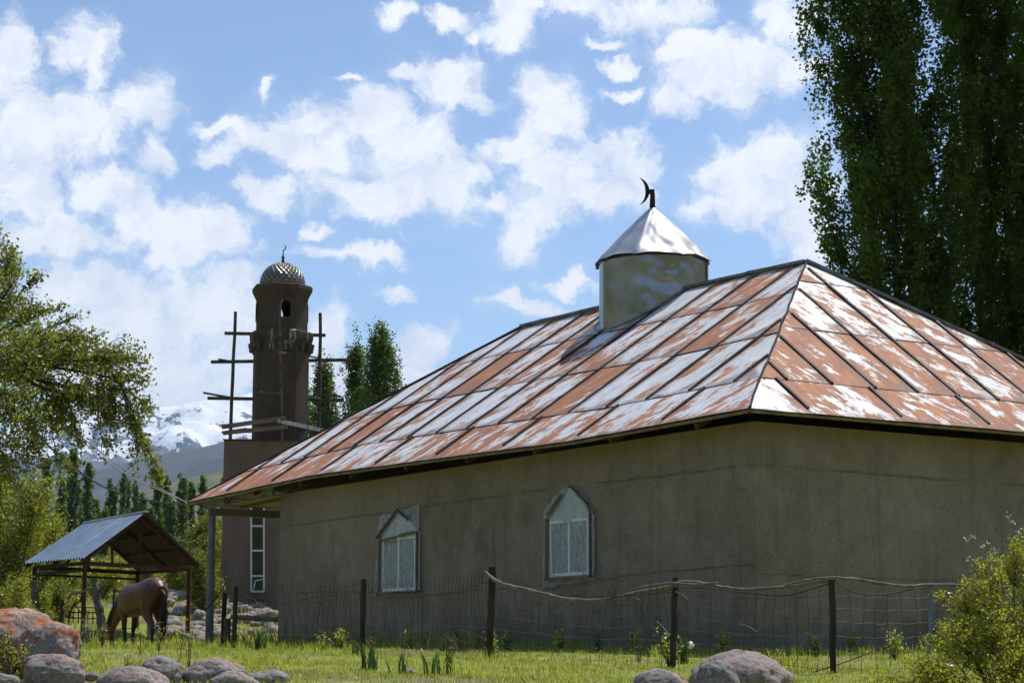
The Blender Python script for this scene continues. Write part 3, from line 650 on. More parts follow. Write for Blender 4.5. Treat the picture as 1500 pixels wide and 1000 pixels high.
window(3.80, 4.93, 1.16, 2.08, 2.52, True, [(-.20, 1.00), (1.08, 1.10), (1.12, 2.56), (-.12, 2.56)], 'pointed window under bluish plastic with a curved right edge')
# ------------------------------------------------------------------ turret on the ridge
TA = 8.08; tc = rp(TA, WD / 2, 0); TR = 1.04; zb_t = ZR - 1.0; zt_t = ZR + .67
tb = MB(); NT_ = 128; NZ = 30
for j in range(NZ + 1):
    z = zb_t + (zt_t - zb_t) * j / NZ
    for i in range(NT_):
        th = 2 * math.pi * i / NT_; r = TR * (1 + .022 * noise.noise(Vector((math.cos(th) * 2.2, math.sin(th) * 2.2, z * .5))) + .003 * noise.noise(Vector((math.cos(th) * 7, math.sin(th) * 7, z * 3))))
        seg = (th * 7 / (2 * math.pi)) % 1; r *= 1 - .025 * math.sin(math.pi * seg) + .004 * math.sin(th * 3)
        dn = math.hypot(((th - 4.95 + math.pi) % (2 * math.pi)) - math.pi, (z - (ZR + .15)) * 1.6); dn *= 1 + 1.1 * noise.noise(Vector((th * 5, z * 4, 3))); r -= .055 * math.exp(-(dn / .17) ** 2) + .018 * max(0, noise.noise(Vector((th * 3.1, z * 3.5, 8)))) ** .7 * (1 if 4.4 < th < 5.8 else .3)
        tb.v.append((r * math.cos(th), r * math.sin(th), z))
for j in range(NZ):
    for i in range(NT_): tb.f.append((j * NT_ + i, j * NT_ + (i + 1) % NT_, (j + 1) * NT_ + (i + 1) % NT_, (j + 1) * NT_ + i))
tb.v = [tuple(Vector(v) + Vector((tc.x, tc.y, H0.z - hoff.z))) for v in tb.v]
turret = hmesh(tb, 'turret', M['galvanised'], smooth=True)
cn = MB(); NR = 28; NSEG = 8
for j in range(NR + 1):
    t = j / NR
    for i in range(NT_):
        th = 2 * math.pi * i / NT_; seg = ((th + .35) * NSEG / (2 * math.pi)) % 1
        fac = 1 - (1 - math.cos(math.pi / NSEG) / math.cos((seg - .5) * 2 * math.pi / NSEG)) * .85
        r = (TR + .085) * (1 - t) * fac + .035 * t; z = zt_t + 1.07 * t + .03 * math.sin(math.pi * t)
        r *= 1 + (.035 * noise.noise(Vector((math.cos(th) * 2, math.sin(th) * 2, t * 3))) + .02 * noise.noise(Vector((math.cos(th) * 6, math.sin(th) * 6, t * 7)))) * min(1, 3 * (1 - t))
        if j == 0: z += -.03 + .055 * math.sin(math.pi * seg) + .02 * noise.noise(Vector((th * 2, 1, 1))); 
        r -= .025 * max(0, noise.noise(Vector((math.cos(th) * 4, math.sin(th) * 4, t * 6)))) * (1 - t)
        cn.v.append((tc.x + r * math.cos(th), tc.y + r * math.sin(th), H0.z - hoff.z + z))
for j in range(NR):
    for i in range(NT_): cn.f.append((j * NT_ + i, j * NT_ + (i + 1) % NT_, (j + 1) * NT_ + (i + 1) % NT_, (j + 1) * NT_ + i))
cone = hmesh(cn, 'turret_roof', M['galvanised_bright'], turret, smooth=True)
def P_t(x, y, z): return Vector((tc.x + x, tc.y + y, H0.z - hoff.z + z))
fl = MB()
for s in range(2): fl.tube([P_t(TR * 1.0 * math.cos(t), TR * 1.0 * math.sin(t), zt_t - .02 + s * .0) for t in np.linspace(0, 2 * math.pi, 49)], .012, 4, cap=False); break
hmesh(fl, 'rim', M['dark_iron'], turret)
flash = MB(); fpts = []
for t in np.linspace(0, 2 * math.pi, 97):
    x, y = (TR + .03) * math.cos(t), (TR + .03) * math.sin(t); b = Vector((x, y, 0)).dot(BV); fpts.append(P_t(x, y, ZR + .05 - abs(b) * rise / bw))
flash.tube(fpts, .045, 5, cap=False, hh=[.03] * len(fpts)); hmesh(flash, 'flashing', M['ridge_metal'], turret)
fn = MB(); fn.tube([P_t(0, 0, zt_t + 1.02), P_t(.01, 0, zt_t + 1.34)], [.055, .045], 8); fn.box(P_t(-.01, 0, zt_t + 1.37), (.11, .07, .08)); hmesh(fn, 'finial_post', M['dark_iron'], turret)
cr = MB(); pts = []; rads = []
ccx, ccz, rr_ = -.32, zt_t + 1.38, .27
inn, outp = [], []
for i in range(25):
    t = -1.25 + 2.5 * i / 24; outp.append((ccx + rr_ * math.cos(t), ccz + rr_ * math.sin(t)))
    wdh = .075 * math.cos(t / 1.25 * math.pi / 2); inn.append((ccx + (rr_ - wdh) * math.cos(t), ccz + (rr_ - wdh) * math.sin(t)))
bv_ = []
for (x, z), (x2, z2) in zip(outp, inn): bv_ += [P_t(x, -.014, z), P_t(x2, -.014, z2), P_t(x2, .014, z2), P_t(x, .014, z)]
cr.v = [tuple(v) for v in bv_]
for i in range(24):
    for k in range(4): cr.f.append((i * 4 + k, i * 4 + (k + 1) % 4, (i + 1) * 4 + (k + 1) % 4, (i + 1) * 4 + k))
hmesh(cr, 'crescent', M['dark_iron'], turret)
# ------------------------------------------------------------------ minaret
TY = 58.0
def tz(py): return at(403, py, TY).z
tx = at(403.5, 900, TY).x; pxm = 59.3 / F_PX
tower = empty('minaret', (tx, TY, 2.2), 0, 'unfinished dark plastered octagonal minaret with small scaly metal dome', 'minaret')
def tl(z): return z - 2.2
bs = MB(); ztop = tl(tz(651)); bs.box((0, .3, (ztop - .6) / 2), (148 * pxm, 3.0, ztop + .6), Matrix.Rotation(.06, 3, 'Z')); base = bs.build('base_block', M['tower_base_plaster'], tower, bevel=.03)
cor = MB(); cor.box((0, .3, ztop + .015), (148 * pxm + .06, 3.06, .03), Matrix.Rotation(.06, 3, 'Z'))
cor.build('coping', M['tower_plaster'], base)
OR = R(-141.5)
def octa(prof, name, mat, par, n_=8, smooth=False):
    mb = MB(); mb.lathe([(px * pxm * 1.035, tl(tz(py))) for px, py in prof], (0, .2, 0), n_, OR); return mb.build(name, mat, par, smooth=smooth)
octa([(40, 655), (40, 506)], 'shaft', M['tower_plaster'], tower)
octa([(40.5, 516), (41, 508), (44, 502), (45.5, 497), (46, 492), (46, 488), (38, 485)], 'ledge', M['tower_ledge'], tower)
for k in range(16):
    a = OR + 2 * math.pi * (k + .5) / 16; cb = MB(); r_ = 43.5 * pxm; cb.tube([(r_ * math.cos(a), .2 + r_ * math.sin(a), tl(tz(516))), (r_ * 1.0 * math.cos(a), .2 + r_ * math.sin(a), tl(tz(503)))], [.05, .10], 8); cb.build('corbel', M['tower_ledge'], tower)
# gallery drum with arched openings cut right through
fr_ang = math.atan2(-1, .09)
def ring_with_openings():
    mb = MB(); n_ = 8; r = 37 * pxm * 1.035; z0, z1 = tl(tz(486)), tl(tz(440)); zo0, zo1, zo2 = tl(tz(468)), tl(tz(451)), tl(tz(443)); hw = .15
    for k in range(8):
        a0_, a1_ = OR + 2 * math.pi * k / 8, OR + 2 * math.pi * (k + 1) / 8
        p0 = Vector((r * math.cos(a0_), r * math.sin(a0_) + .2, 0)); p1 = Vector((r * math.cos(a1_), r * math.sin(a1_) + .2, 0)); mid = (p0 + p1) / 2; ux = (p1 - p0).normalized(); inw = Vector((0, .2, 0)) - mid; inw = inw.normalized() * .22
        def Q(s, z, i=0): return mid + ux * s + UP * z + inw * i
        L = (p1 - p0).length / 2; opening = k % 2 == 1
        if not opening:
            mb.add([Q(-L, z0), Q(L, z0), Q(L, z1), Q(-L, z1)], [(0, 1, 2, 3)]); continue
        arch = [(-hw, zo0), (-hw, zo1), (-hw * .7, zo1 + (zo2 - zo1) * .7), (0, zo2), (hw * .7, zo1 + (zo2 - zo1) * .7), (hw, zo1), (hw, zo0)]
        mb.add([Q(-L, z0), Q(L, z0), Q(L, zo0), Q(hw, zo0), Q(-hw, zo0), Q(-L, zo0)], [(0, 1, 2, 3, 4, 5)])
        mb.add([Q(-L, zo0), Q(-hw, zo0), Q(-hw, zo1), Q(-L, zo1)], [(0, 1, 2, 3)]); mb.add([Q(hw, zo0), Q(L, zo0), Q(L, zo1), Q(hw, zo1)], [(0, 1, 2, 3)])
        mb.add([Q(-L, zo1)] + [Q(x, z) for x, z in arch[1:4]] + [Q(0, z1), Q(-L, z1)], [(0, 1, 2, 3, 4, 5)])
        mb.add([Q(x, z) for x, z in arch[3:6]] + [Q(L, zo1), Q(L, z1), Q(0, z1)], [(0, 1, 2, 3, 4, 5)])
        for i in range(len(arch)):
            (x0_, z0_), (x1_, z1_) = arch[i], arch[(i + 1) % len(arch)]; mb.add([Q(x0_, z0_), Q(x1_, z1_), Q(x1_, z1_, 1), Q(x0_, z0_, 1)], [(0, 1, 2, 3)])
        fr = MB(); big = [(x * 1.35, z + (.05 if z > zo0 else -.06)) for x, z in arch]
        for i in range(len(arch)):
            j = (i + 1) % len(arch); fr.add([Q(arch[i][0], arch[i][1], -.18), Q(arch[j][0], arch[j][1], -.18), Q(big[j][0], big[j][1], -.18), Q(big[i][0], big[i][1], -.18)], [(0, 1, 2, 3)])
            fr.add([Q(big[i][0], big[i][1], -.18), Q(big[j][0], big[j][1], -.18), Q(big[j][0], big[j][1], 0), Q(big[i][0], big[i][1], 0)], [(0, 1, 2, 3)])
        frames.append(fr)
    return mb
frames = []; gal = ring_with_openings().build('gallery', M['tower_plaster'], tower)
for fr in frames: fr.build('arch_surround', M['tower_ledge'], gal)
octa([(37.2, 441), (38, 437), (41, 431), (43.5, 426), (43.5, 421), (42, 419), (30, 418)], 'cornice', M['tower_plaster'], tower)
dm = MB(); Nl, Ml = 48, 20; rd = 33 * pxm; hd = tl(tz(383)) - tl(tz(420)); zd = tl(tz(420)); dm.uv = []
for j in range(Ml + 1):
    t = j / Ml; e_ = t * math.pi / 2; rr2 = rd * math.cos(e_) ** .92 * (1 + .03 * math.sin(math.pi * t)) + .012
    for i in range(Nl + 1):
        th = 2 * math.pi * i / Nl; dm.v.append((rr2 * math.cos(th), .2 + rr2 * math.sin(th), zd + hd * math.sin(e_))); dm.uv.append((i / Nl * 24, t * 5.5))
for j in range(Ml):
    for i in range(Nl): dm.f.append((j * (Nl + 1) + i, j * (Nl + 1) + i + 1, (j + 1) * (Nl + 1) + i + 1, (j + 1) * (Nl + 1) + i))
dome = dm.build('dome', M['dome_metal'], tower, smooth=True)
ff = MB(); zt_ = zd + hd
ff.tube([(0, .2, zt_ - .05), (0, .2, zt_ + .12), (0, .2, zt_ + .16), (0, .2, zt_ + .22), (0, .2, zt_ + .40)], [.07, .03, .055, .02, .016], 8)
ff.tube([(.0 + .075 * math.cos(t), .2, zt_ + .47 + .085 * math.sin(t)) for t in np.linspace(-1.9, 1.3, 12)][::-1] , [.006 + .012 * math.sin(math.pi * i / 11) for i in range(12)], 6)
ff.build('finial', M['dark_iron'], dome)
# tall narrow window in the base block
wf = MB(); yf = -1.36; 
def tw(px, py): p = at(px, py, TY - 1.3); return Vector((p.x - tx, yf + .0, p.z - 2.2))
RT = Matrix.Rotation(.06, 3, 'Z')
def onface(px, py, o=0.0):
    p = at(px, py, TY - 1.25); x = (p.x - tx) / math.cos(.06); q = RT @ Vector((x, -1.5 - o, 0)); return Vector((q.x, q.y + .3, p.z - 2.2))
win = MB(); win.prism([onface(363.5, 866, .002), onface(382, 866, .002), onface(382, 740, .002), onface(363.5, 740, .002)], RT @ Vector((0, -.012, 0))); wo_ = win.build('window', M['glass_dark'], tower)
for (a_, b_) in (((363.5, 740), (363.5, 866)), ((382, 740), (382, 866)), ((363.5, 866), (382, 866)), ((363.5, 843), (382, 843)), ((363.5, 806), (382, 806)), ((363.5, 770), (382, 770)), ((363.5, 741), (382, 741))):
    s_ = MB(); wdd = .05; s_.beam(onface(*a_, .03), onface(*b_, .03), wdd, .04, up=(0, -1, 0)); s_.build('frame_bar', M['paint_metal_white'], wo_)
for (a_, b_) in (((366, 866), (370, 850)), ((370, 850), (381, 848)),):
    s_ = MB(); s_.beam(onface(*a_, .07), onface(*b_, .07), .03, .03, up=(0, -1, 0)); s_.build('frame_bar', M['paint_metal_white'], wo_)
bk = MB(); bk.prism([onface(362, 879, .001), onface(383, 879, .001), onface(383, 868.5, .001), onface(362, 868.5, .001)], RT @ Vector((0, -.02, 0))); bk.build('brick_sill', M['brick'], wo_)
# ------------------------------------------------------------------ scaffolding round the minaret
sc = empty('scaffolding', (tx, TY, 2.3), 0, 'rough timber scaffolding of poles and ledgers nailed round the minaret', 'scaffolding')
def sp_(px, py, Y): return at(px, py, Y) - Vector((tx, TY, 2.3))
yf_, yb_ = TY - 1.45, TY + 1.65
def pole(a_, b_, Ya, Yb, r=.05, name='pole', mat='wood_scaffold'):
    mb = MB(); p, q = sp_(*a_, Ya), sp_(*b_, Yb); mb.tube([p.lerp(q, t) + Vector((random.gauss(0, .008), 0, random.gauss(0, .008))) for t in np.linspace(0, 1, 7)], [r * 1.05, r, r * .98, r, r * .95, r * .93, r * .9], 7); mb.build(name, M[mat], sc)
pole((336.5, 655), (344.8, 457), yb_, yb_, .055); pole((467, 652), (469.5, 458), yb_, yb_, .058); pole((413.5, 650), (409, 446), yf_, yf_, .035)
def ledger(a_, b_, Y, wd=.12, mat='wood_scaffold', Yb=None):
    mb = MB(); mb.beam(sp_(*a_, Y), sp_(*b_, Yb or Y), .06, wd); mb.build('ledger', M[mat], sc)
ledger((329, 488), (477, 491), yb_, .10); ledger((309, 530), (508, 527), yb_ + .08, .10); ledger((304, 583), (504, 586), yb_ + .08, .10)
ledger((320, 526), (345, 530), yb_, .05); ledger((298, 575), (337, 582), yb_ - .4, .06); ledger((404, 515), (467, 524), yf_ - .1, .05, Yb=yb_); ledger((380, 573), (469, 583), yf_ - .1, .06, Yb=yb_)
ledger((325, 625), (418, 612), yf_ - .15, .13, 'wood_plank'); ledger((327, 634), (421, 624.5), yf_ - .22, .12, 'wood_plank'); ledger((407, 616), (476, 631), yf_ - .3, .12, 'wood_grey', Yb=yb_ - .3)
ledger((325, 633), (362, 628), yf_ - .05, .07); ledger((472, 577), (500, 581), yb_ - .2, .06)
for (px, py) in ((411, 517), (411, 575), (410, 489)):
    mb = MB(); c = sp_(px, py, yf_ - .04)
    for k in range(5): mb.tube([c + Vector((.05 * math.cos(t + k), .05 * math.sin(t + k), .02 * math.sin(3 * t) + random.uniform(-.03, .03))) for t in np.linspace(0, 6, 9)], .012, 4)
    mb.build('rope_lashing', M['wood_batten'], sc)
# ------------------------------------------------------------------ open shed
SY = [45.2, 43.0, 46.0, 44.5]
fl_, nl_, nr_, apx = at(39, 824, SY[0]), at(120, 817, SY[1]), at(290, 827, SY[2]), at(211, 750, SY[3])
dv = fl_ - nl_; ridge_far = apx + dv; ridge_far.z = at(119, 765, ridge_far.y).z; fr_ = nr_ + dv
sg = Vector((nl_.x, nl_.y, 1.9)); shed = empty('open_shed', sg, 0, 'small open pole shed with grey blue corrugated gable roof', 'shed')
def corr(p00, p10, p11, p01, name, nw=22, amp=.028, under=None):
    """p00->p10 along the ridge direction (corrugations run from p0x to p1x down the slope)"""
    mb = MB(); nu = nw * 6; nv = 6; nn = (p10 - p00).cross(p01 - p00).normalized()
    if nn.z < 0: nn = -nn
    for lay in (0, -.012):
        b0 = len(mb.v)
        for j in range(nv + 1):
            for i in range(nu + 1):
                u, v = i / nu, j / nv; p = (p00 * (1 - u) + p10 * u) * (1 - v) + (p01 * (1 - u) + p11 * u) * v
                mb.v.append(tuple(p + nn * (amp * math.sin(2 * math.pi * nw * u) + lay + (.006 if int(u * 3) % 2 else 0)) - sg))
        for j in range(nv):
            for i in range(nu):
                q = (b0 + j * (nu + 1) + i, b0 + j * (nu + 1) + i + 1, b0 + (j + 1) * (nu + 1) + i + 1, b0 + (j + 1) * (nu + 1) + i); mb.f.append(q if lay == 0 else q[::-1])
    o = mb.build(name, M['shed_sheet'], shed, smooth=True); o.data.materials.append(M['shed_under_shade']); k_ = len(mb.f) // 2; o.data.polygons.foreach_set('material_index', [0] * k_ + [1] * k_); return o
e1 = (apx - ridge_far).normalized() * .12
rl = corr(ridge_far - e1, apx + e1, nl_ + e1, fl_ - e1, 'roof_sheet'); corr(ridge_far - e1, apx + e1, nr_ + e1, fr_ - e1, 'roof_sheet')
cp = MB(); cp.beam(ridge_far - e1 - sg + UP * .012, apx + e1 - sg + UP * .012, .12, .03); cp.build('ridge_cap', M['paint_metal_white'], shed)
def sbeam(p, q, wd=.08, ht=.08, mat='rusty_iron', name='beam'):
    mb = MB(); mb.beam(p - sg, q - sg, wd, ht); mb.build(name, M[mat], shed)
def inset(p, c, t=.10): return p.lerp(c, t)
cen = (fl_ + nl_ + nr_ + fr_) / 4; dn = UP * -.10
NL, NR_, FL, FR = [inset(p, Vector((cen.x, cen.y, p.z)), .10) + dn for p in (nl_, nr_, fl_, fr_)]
for (p, mt) in ((NL, 'rusty_iron'), (NR_, 'rusty_iron'), (FL, 'dark_iron'), (FR, 'dark_iron')):
    mb = MB(); g = gz(p.x, p.y) - .2; mb.beam(Vector((p.x, p.y, g)) - sg, p - sg, .085, .085, up=(0, 1, 0)); mb.build('post', M[mt], shed)
lowt = UP * -.16
sbeam(NL, NR_, .07, .09); sbeam(FL, FR, .07, .09, 'dark_iron'); sbeam(NL, FL, .07, .08, 'dark_iron'); sbeam(NR_, FR, .07, .08, 'dark_iron'); sbeam(NL + lowt, FL + lowt, .05, .05, 'dark_iron'); sbeam(FL + lowt, FR + lowt, .05, .05, 'dark_iron')
AP, AF = apx + UP * -.09, ridge_far + UP * -.09
AP = AP.lerp(AF, .05); AF = AF.lerp(AP, .05)
for t in (0, .5, 1):
    a_ = AP.lerp(AF, t); l_, r2_ = (nl_ + UP * -.07).lerp(fl_ + UP * -.07, t), (nr_ + UP * -.07).lerp(fr_ + UP * -.07, t); sbeam(a_, l_, .06, .08, 'rusty_iron', 'rafter'); sbeam(a_, r2_, .06, .08, 'rusty_iron', 'rafter')
for t in (0, 1):
    a_ = AP.lerp(AF, t); b_ = NL.lerp(FL, t).lerp(NR_.lerp(FR, t), .5); sbeam(b_, a_, .06, .06, 'rusty_iron', 'king_post'); 
sbeam(NL.lerp(NR_, .25), AP.lerp(nl_, .5) + UP * -.1, .05, .05, 'rusty_iron', 'brace'); sbeam(NL.lerp(NR_, .02), AF.lerp(AP, .1) + UP * -.2, .05, .07, 'rusty_iron', 'brace')
for t in (.33, .66):
    sbeam(AP.lerp(nr_, t) + UP * -.02, AF.lerp(fr_, t) + UP * -.02, .05, .05, 'dark_iron', 'purlin'); sbeam(AP.lerp(nl_, t) + UP * -.02, AF.lerp(fl_, t) + UP * -.02, .05, .05, 'dark_iron', 'purlin')
sbeam(NL.lerp(FL, .5) + lowt, AP.lerp(AF, .5).lerp(NL.lerp(FL, .5), .75), .05, .05, 'dark_iron', 'strut')
# ------------------------------------------------------------------ foliage
def leaf_quads(C, size, aspect=.55, droop=0.0, v=None):
    n_ = len(C); dct = rng.normal(size=(n_, 3)); dct[:, 2] -= droop; dct /= np.linalg.norm(dct, axis=1, keepdims=True)
    r2 = rng.normal(size=(n_, 3)); sd = np.cross(dct, r2); sd /= np.linalg.norm(sd, axis=1, keepdims=True) + 1e-9
    nn = np.cross(dct, sd); L = size * rng.uniform(.6, 1.25, (n_, 1)); Wd = L * aspect
    A_ = C - dct * L / 2; B_ = C + sd * Wd / 2 + nn * L * .10 - dct * L * .06; C_ = C + dct * L / 2; D_ = C - sd * Wd / 2 + nn * L * .10 - dct * L * .06
    return np.stack([A_, B_, C_, D_], 1).reshape(-1, 3)
def leaf_obj(C, v, size, mat, parent, aspect=.55, droop=0.0, name='foliage'):
    V = leaf_quads(C, size, aspect, droop); return np_mesh(name, V, 4, mat, parent, {'v': np.repeat(np.clip(v, 0, 1), 4)})
def bez(p0, p1, p2, p3, n_):
    t = np.linspace(0, 1, n_)[:, None]; return (1 - t) ** 3 * p0 + 3 * (1 - t) ** 2 * t * p1 + 3 * (1 - t) * t * t * p2 + t ** 3 * p3
def poplar(name, label, base, H, rad, nleaf, lsize, group=None, mat='leaf_poplar', trunk_r=.22, nlimb=44, lean=(0, 0), h0=1.2, prof=None, bark='bark_dark', multi=1, parts=True, cl=.20, cat='tree', fill=.35, limbr=.28):
    base = np.array(base, dtype=float); e = empty(name, tuple(base), 0, label, cat, group)
    prof = prof or [(0, .35), (.12, .75), (.4, 1.0), (.65, .88), (.85, .5), (1, .05)]; pa = np.array(prof)
    tr = MB(); cents = []; vals = []
    for mi in range(multi):
        off = np.array([0, 0, 0.]) if multi == 1 else np.array([rad * .28 * math.cos(mi * 2.4), rad * .28 * math.sin(mi * 2.4), 0])
        pts = [(off[0] * (.4 + t) + lean[0] * t + .06 * math.sin(t * 9 + mi), off[1] * (.4 + t) + lean[1] * t, H * t * (1 - .06 * mi) - (.4 if t == 0 else 0)) for t in np.linspace(0, .97, 14)]
        tr.tube(pts, [trunk_r * (1 - .93 * i / 13) + .01 for i in range(14)], 8)
    for k in range(nlimb):
        hs = H * (.02 + .86 * (k + random.random()) / nlimb); a = k * 2.399 + random.uniform(-.4, .4); Ll = H * random.uniform(.13, .24) * (1.1 - .5 * hs / H)
        he = min(H * .99, hs + Ll); re = rad * float(np.interp(he / H, pa[:, 0], pa[:, 1])) * random.uniform(.45, 1.08)
        c = np.array([lean[0] * hs / H, lean[1] * hs / H, hs]); c2 = np.array([lean[0] * he / H, lean[1] * he / H, he]); dr = np.array([math.cos(a), math.sin(a), 0])
        P = bez(c, c + dr * re * .6 + [0, 0, Ll * .25], c2 + dr * re * .95 - [0, 0, Ll * .4], c2 + dr * re, 8)
        if parts: tr.tube([tuple(p) for p in P], [max(.008, trunk_r * limbr * (1 - .85 * i / 7)) for i in range(8)], 5)
        nl = max(3, int(nleaf / nlimb)); ncl = max(3, int(nl / 26))
        ti = rng.uniform(.12, 1.0, ncl); Q = np.stack([np.interp(ti, np.linspace(0, 1, 8), P[:, q]) for q in range(3)], 1)
        Q += rng.normal(size=(ncl, 3)) * cl * np.array([1, 1, 1.6]); rep = max(1, nl // ncl); cv = rng.uniform(.1, .9, ncl)
        Cc = np.repeat(Q, rep, 0) + rng.normal(size=(ncl * rep, 3)) * cl * .48 * np.array([1, 1, 1.5]); cents.append(Cc); vals.append(np.repeat(cv, rep) * .6 + rng.uniform(0, .4, ncl * rep))
    if fill:
        nc = int(nleaf * fill / 26); hh = rng.uniform(h0, H * .97, nc); rr_ = rad * np.interp(hh / H, pa[:, 0], pa[:, 1]) * rng.uniform(0, 1, nc) ** .6; aa = rng.uniform(0, 2 * math.pi, nc)
        Q = np.stack([rr_ * np.cos(aa) + lean[0] * hh / H, rr_ * np.sin(aa) + lean[1] * hh / H, hh], 1); Cc = np.repeat(Q, 26, 0) + rng.normal(size=(nc * 26, 3)) * cl * .7 * np.array([1, 1, 1.7]); cents.append(Cc); vals.append(np.repeat(rng.uniform(.1, .9, nc), 26) * .6 + rng.uniform(0, .4, nc * 26))
    C = np.concatenate(cents); v = np.concatenate(vals); ok = C[:, 2] > h0; C, v = C[ok], v[ok]
    if parts: tr.build('trunk', M[bark], e, smooth=True); leaf_obj(C, v, lsize, M[mat], e, .8, .2, 'crown')
    else: tr.build('trunk', M[bark], e, smooth=True); leaf_obj(C, v, lsize, M[mat], e, .8, .2, 'crown')
    return e
def leafy(name, label, cat, base, blobs, lsize, mat, bark='bark', trunk_r=.08, group=None, aspect=.5, droop=.2, twig_r=.006, ntw=None, lpt=14, tl_=.5, limb_from=None, trunk_top=None, twigs_vis=.5, spread=.05, seed=0, shell=.35, rag=.42):
    """blobs: list of (centre, radii, number of twigs); limbs run from the base through each blob, twigs from the limbs, leaves on twigs"""
    base = np.array(base, dtype=float); e = empty(name, tuple(base), 0, label, cat, group); tr = MB(); Cs, Vs = [], []
    top = np.array(trunk_top, dtype=float) if trunk_top is not None else base + np.array([0, 0, .15])
    if trunk_top is not None: 
        P = bez(base - [0, 0, .3], base + (top - base) * .3 + [0, 0, .2], base + (top - base) * .7, top, 8); tr.tube([tuple(p - base) for p in P], [trunk_r * (1.15 - .5 * i / 7) for i in range(8)], 9)
    for bl_ in blobs:
        c, rd_, nt = bl_[:3]
        c = np.array(c, dtype=float); rd_ = np.array(rd_ if hasattr(rd_, '__len__') else (rd_,) * 3, dtype=float)
        st = np.array(bl_[3], dtype=float) if len(bl_) > 3 else (np.array(limb_from, dtype=float) if limb_from is not None else top)
        ln = np.linalg.norm(c - st); mid1 = st + (c - st) * .35 + rng.normal(size=3) * ln * .07 + [0, 0, ln * .08]; mid2 = st + (c - st) * .7 + rng.normal(size=3) * ln * .07 + [0, 0, ln * .05]
        far_ = c + (c - st) / (ln + 1e-6) * rd_.mean() * .15
        P = bez(st, mid1, mid2, far_, 12); r0 = trunk_r * (.14 if len(bl_) > 3 else .5); tr.tube([tuple(p - base) for p in P], [max(twig_r, r0 * (1 - .85 * i / 11)) for i in range(12)], 6)
        for k in range(nt):
            u = rng.normal(size=3); u /= np.linalg.norm(u); rad = rng.uniform(shell, 1.0) ** .6; endp = c + u * rd_ * rad * (1 + rag * noise.noise(Vector(tuple(u * 2.2 + c))))
            j = int(rng.integers(4, 12)); sp0 = P[j]; dvec = endp - sp0; 
            if np.linalg.norm(dvec) > rd_.max() * 1.5: sp0 = P[-3]; dvec = endp - sp0
            m1 = sp0 + dvec * .5 + rng.normal(size=3) * np.linalg.norm(dvec) * .12 + [0, 0, .06 * np.linalg.norm(dvec)]; T = bez(sp0, m1, m1 + dvec * .2, endp, 7)
            if rng.random() < twigs_vis: tr.tube([tuple(p - base) for p in T], [twig_r * (1.6 - 1.2 * i / 6) for i in range(7)], 4)
            frac = min(1.0, tl_ / (np.linalg.norm(dvec) + 1e-6)); ti = 1 - rng.uniform(0, 1, lpt) ** 1.1 * frac; Q = np.stack([np.interp(ti, np.linspace(0, 1, 7), T[:, q]) for q in range(3)], 1) + rng.normal(size=(lpt, 3)) * spread
            Cs.append(Q); Vs.append(np.clip(rng.uniform(.1, .9) * .6 + rng.uniform(0, .4, lpt), 0, 1))
    C = np.concatenate(Cs); v = np.concatenate(Vs); tr.build('trunk' if trunk_top is not None else 'stem', M[bark], e, smooth=True)
    leaf_obj(C - base, v, lsize, M[mat], e, aspect, droop, 'crown' if trunk_top is not None else 'foliage'); return e
# three tall poplars behind the house
def gpt(px, Y, dz=0): p = at(px, 900, Y); return (p.x, p.y, gz(p.x, p.y) + dz)
big_prof = [(0, .5), (.1, .85), (.35, .95), (.6, 1.08), (.8, .95), (.93, .6), (1, .1)]
poplar('poplar_tree', 'tall dark poplar whose left edge stands against the sky', gpt(1338, 45), 25, 1.9, 150000, .10, 'tall poplars behind the house', nlimb=70, trunk_r=.13, lean=(-.55, 0), multi=3, prof=big_prof, h0=1.0, cl=.17, fill=.10, limbr=.2)
poplar('poplar_tree', 'tall dense poplar standing second from the open sky behind the roof', gpt(1482, 47.5), 27, 1.9, 140000, .10, 'tall poplars behind the house', nlimb=70, trunk_r=.13, lean=(-.3, 0), multi=2, prof=big_prof, h0=1.0, cl=.17, fill=.10, limbr=.2)
poplar('poplar_tree', 'tall poplar farthest from the turret, cut by the right picture edge', gpt(1590, 46), 25, 2.2, 70000, .10, 'tall poplars behind the house', nlimb=60, trunk_r=.2, lean=(.1, 0), multi=2, prof=big_prof, h0=1.0, cl=.17, fill=.10, limbr=.2)
# middle poplars between the minaret and the roof
MPg = 'poplars between the minaret and the roof'
def mid_pop(px, py, Y, wpx, label, n_, **k):
    b = gpt(px, Y); top = at(px, py, Y).z; poplar('poplar_tree', label, b, top - b[2], wpx / 2 * Y / F_PX, n_, .11, MPg, mat='leaf_far', nlimb=46, trunk_r=.14, h0=1.0, bark='bark', **k)
mid_pop(553, 474, 85, 92, 'bushy poplar with the highest tip beside the roof slope', 26000, prof=[(0, .6), (.3, 1), (.62, 1.0), (.8, .62), (.93, .28), (1, .03)])
mid_pop(517, 498, 87, 46, 'slimmer poplar pressed against the bushy one by the roof slope', 14000)
mid_pop(469, 522, 84, 56, 'poplar seen through the scaffolding right of the minaret', 15000)
mid_pop(444, 575, 90, 30, 'low poplar half hidden by the minaret shaft', 4000)
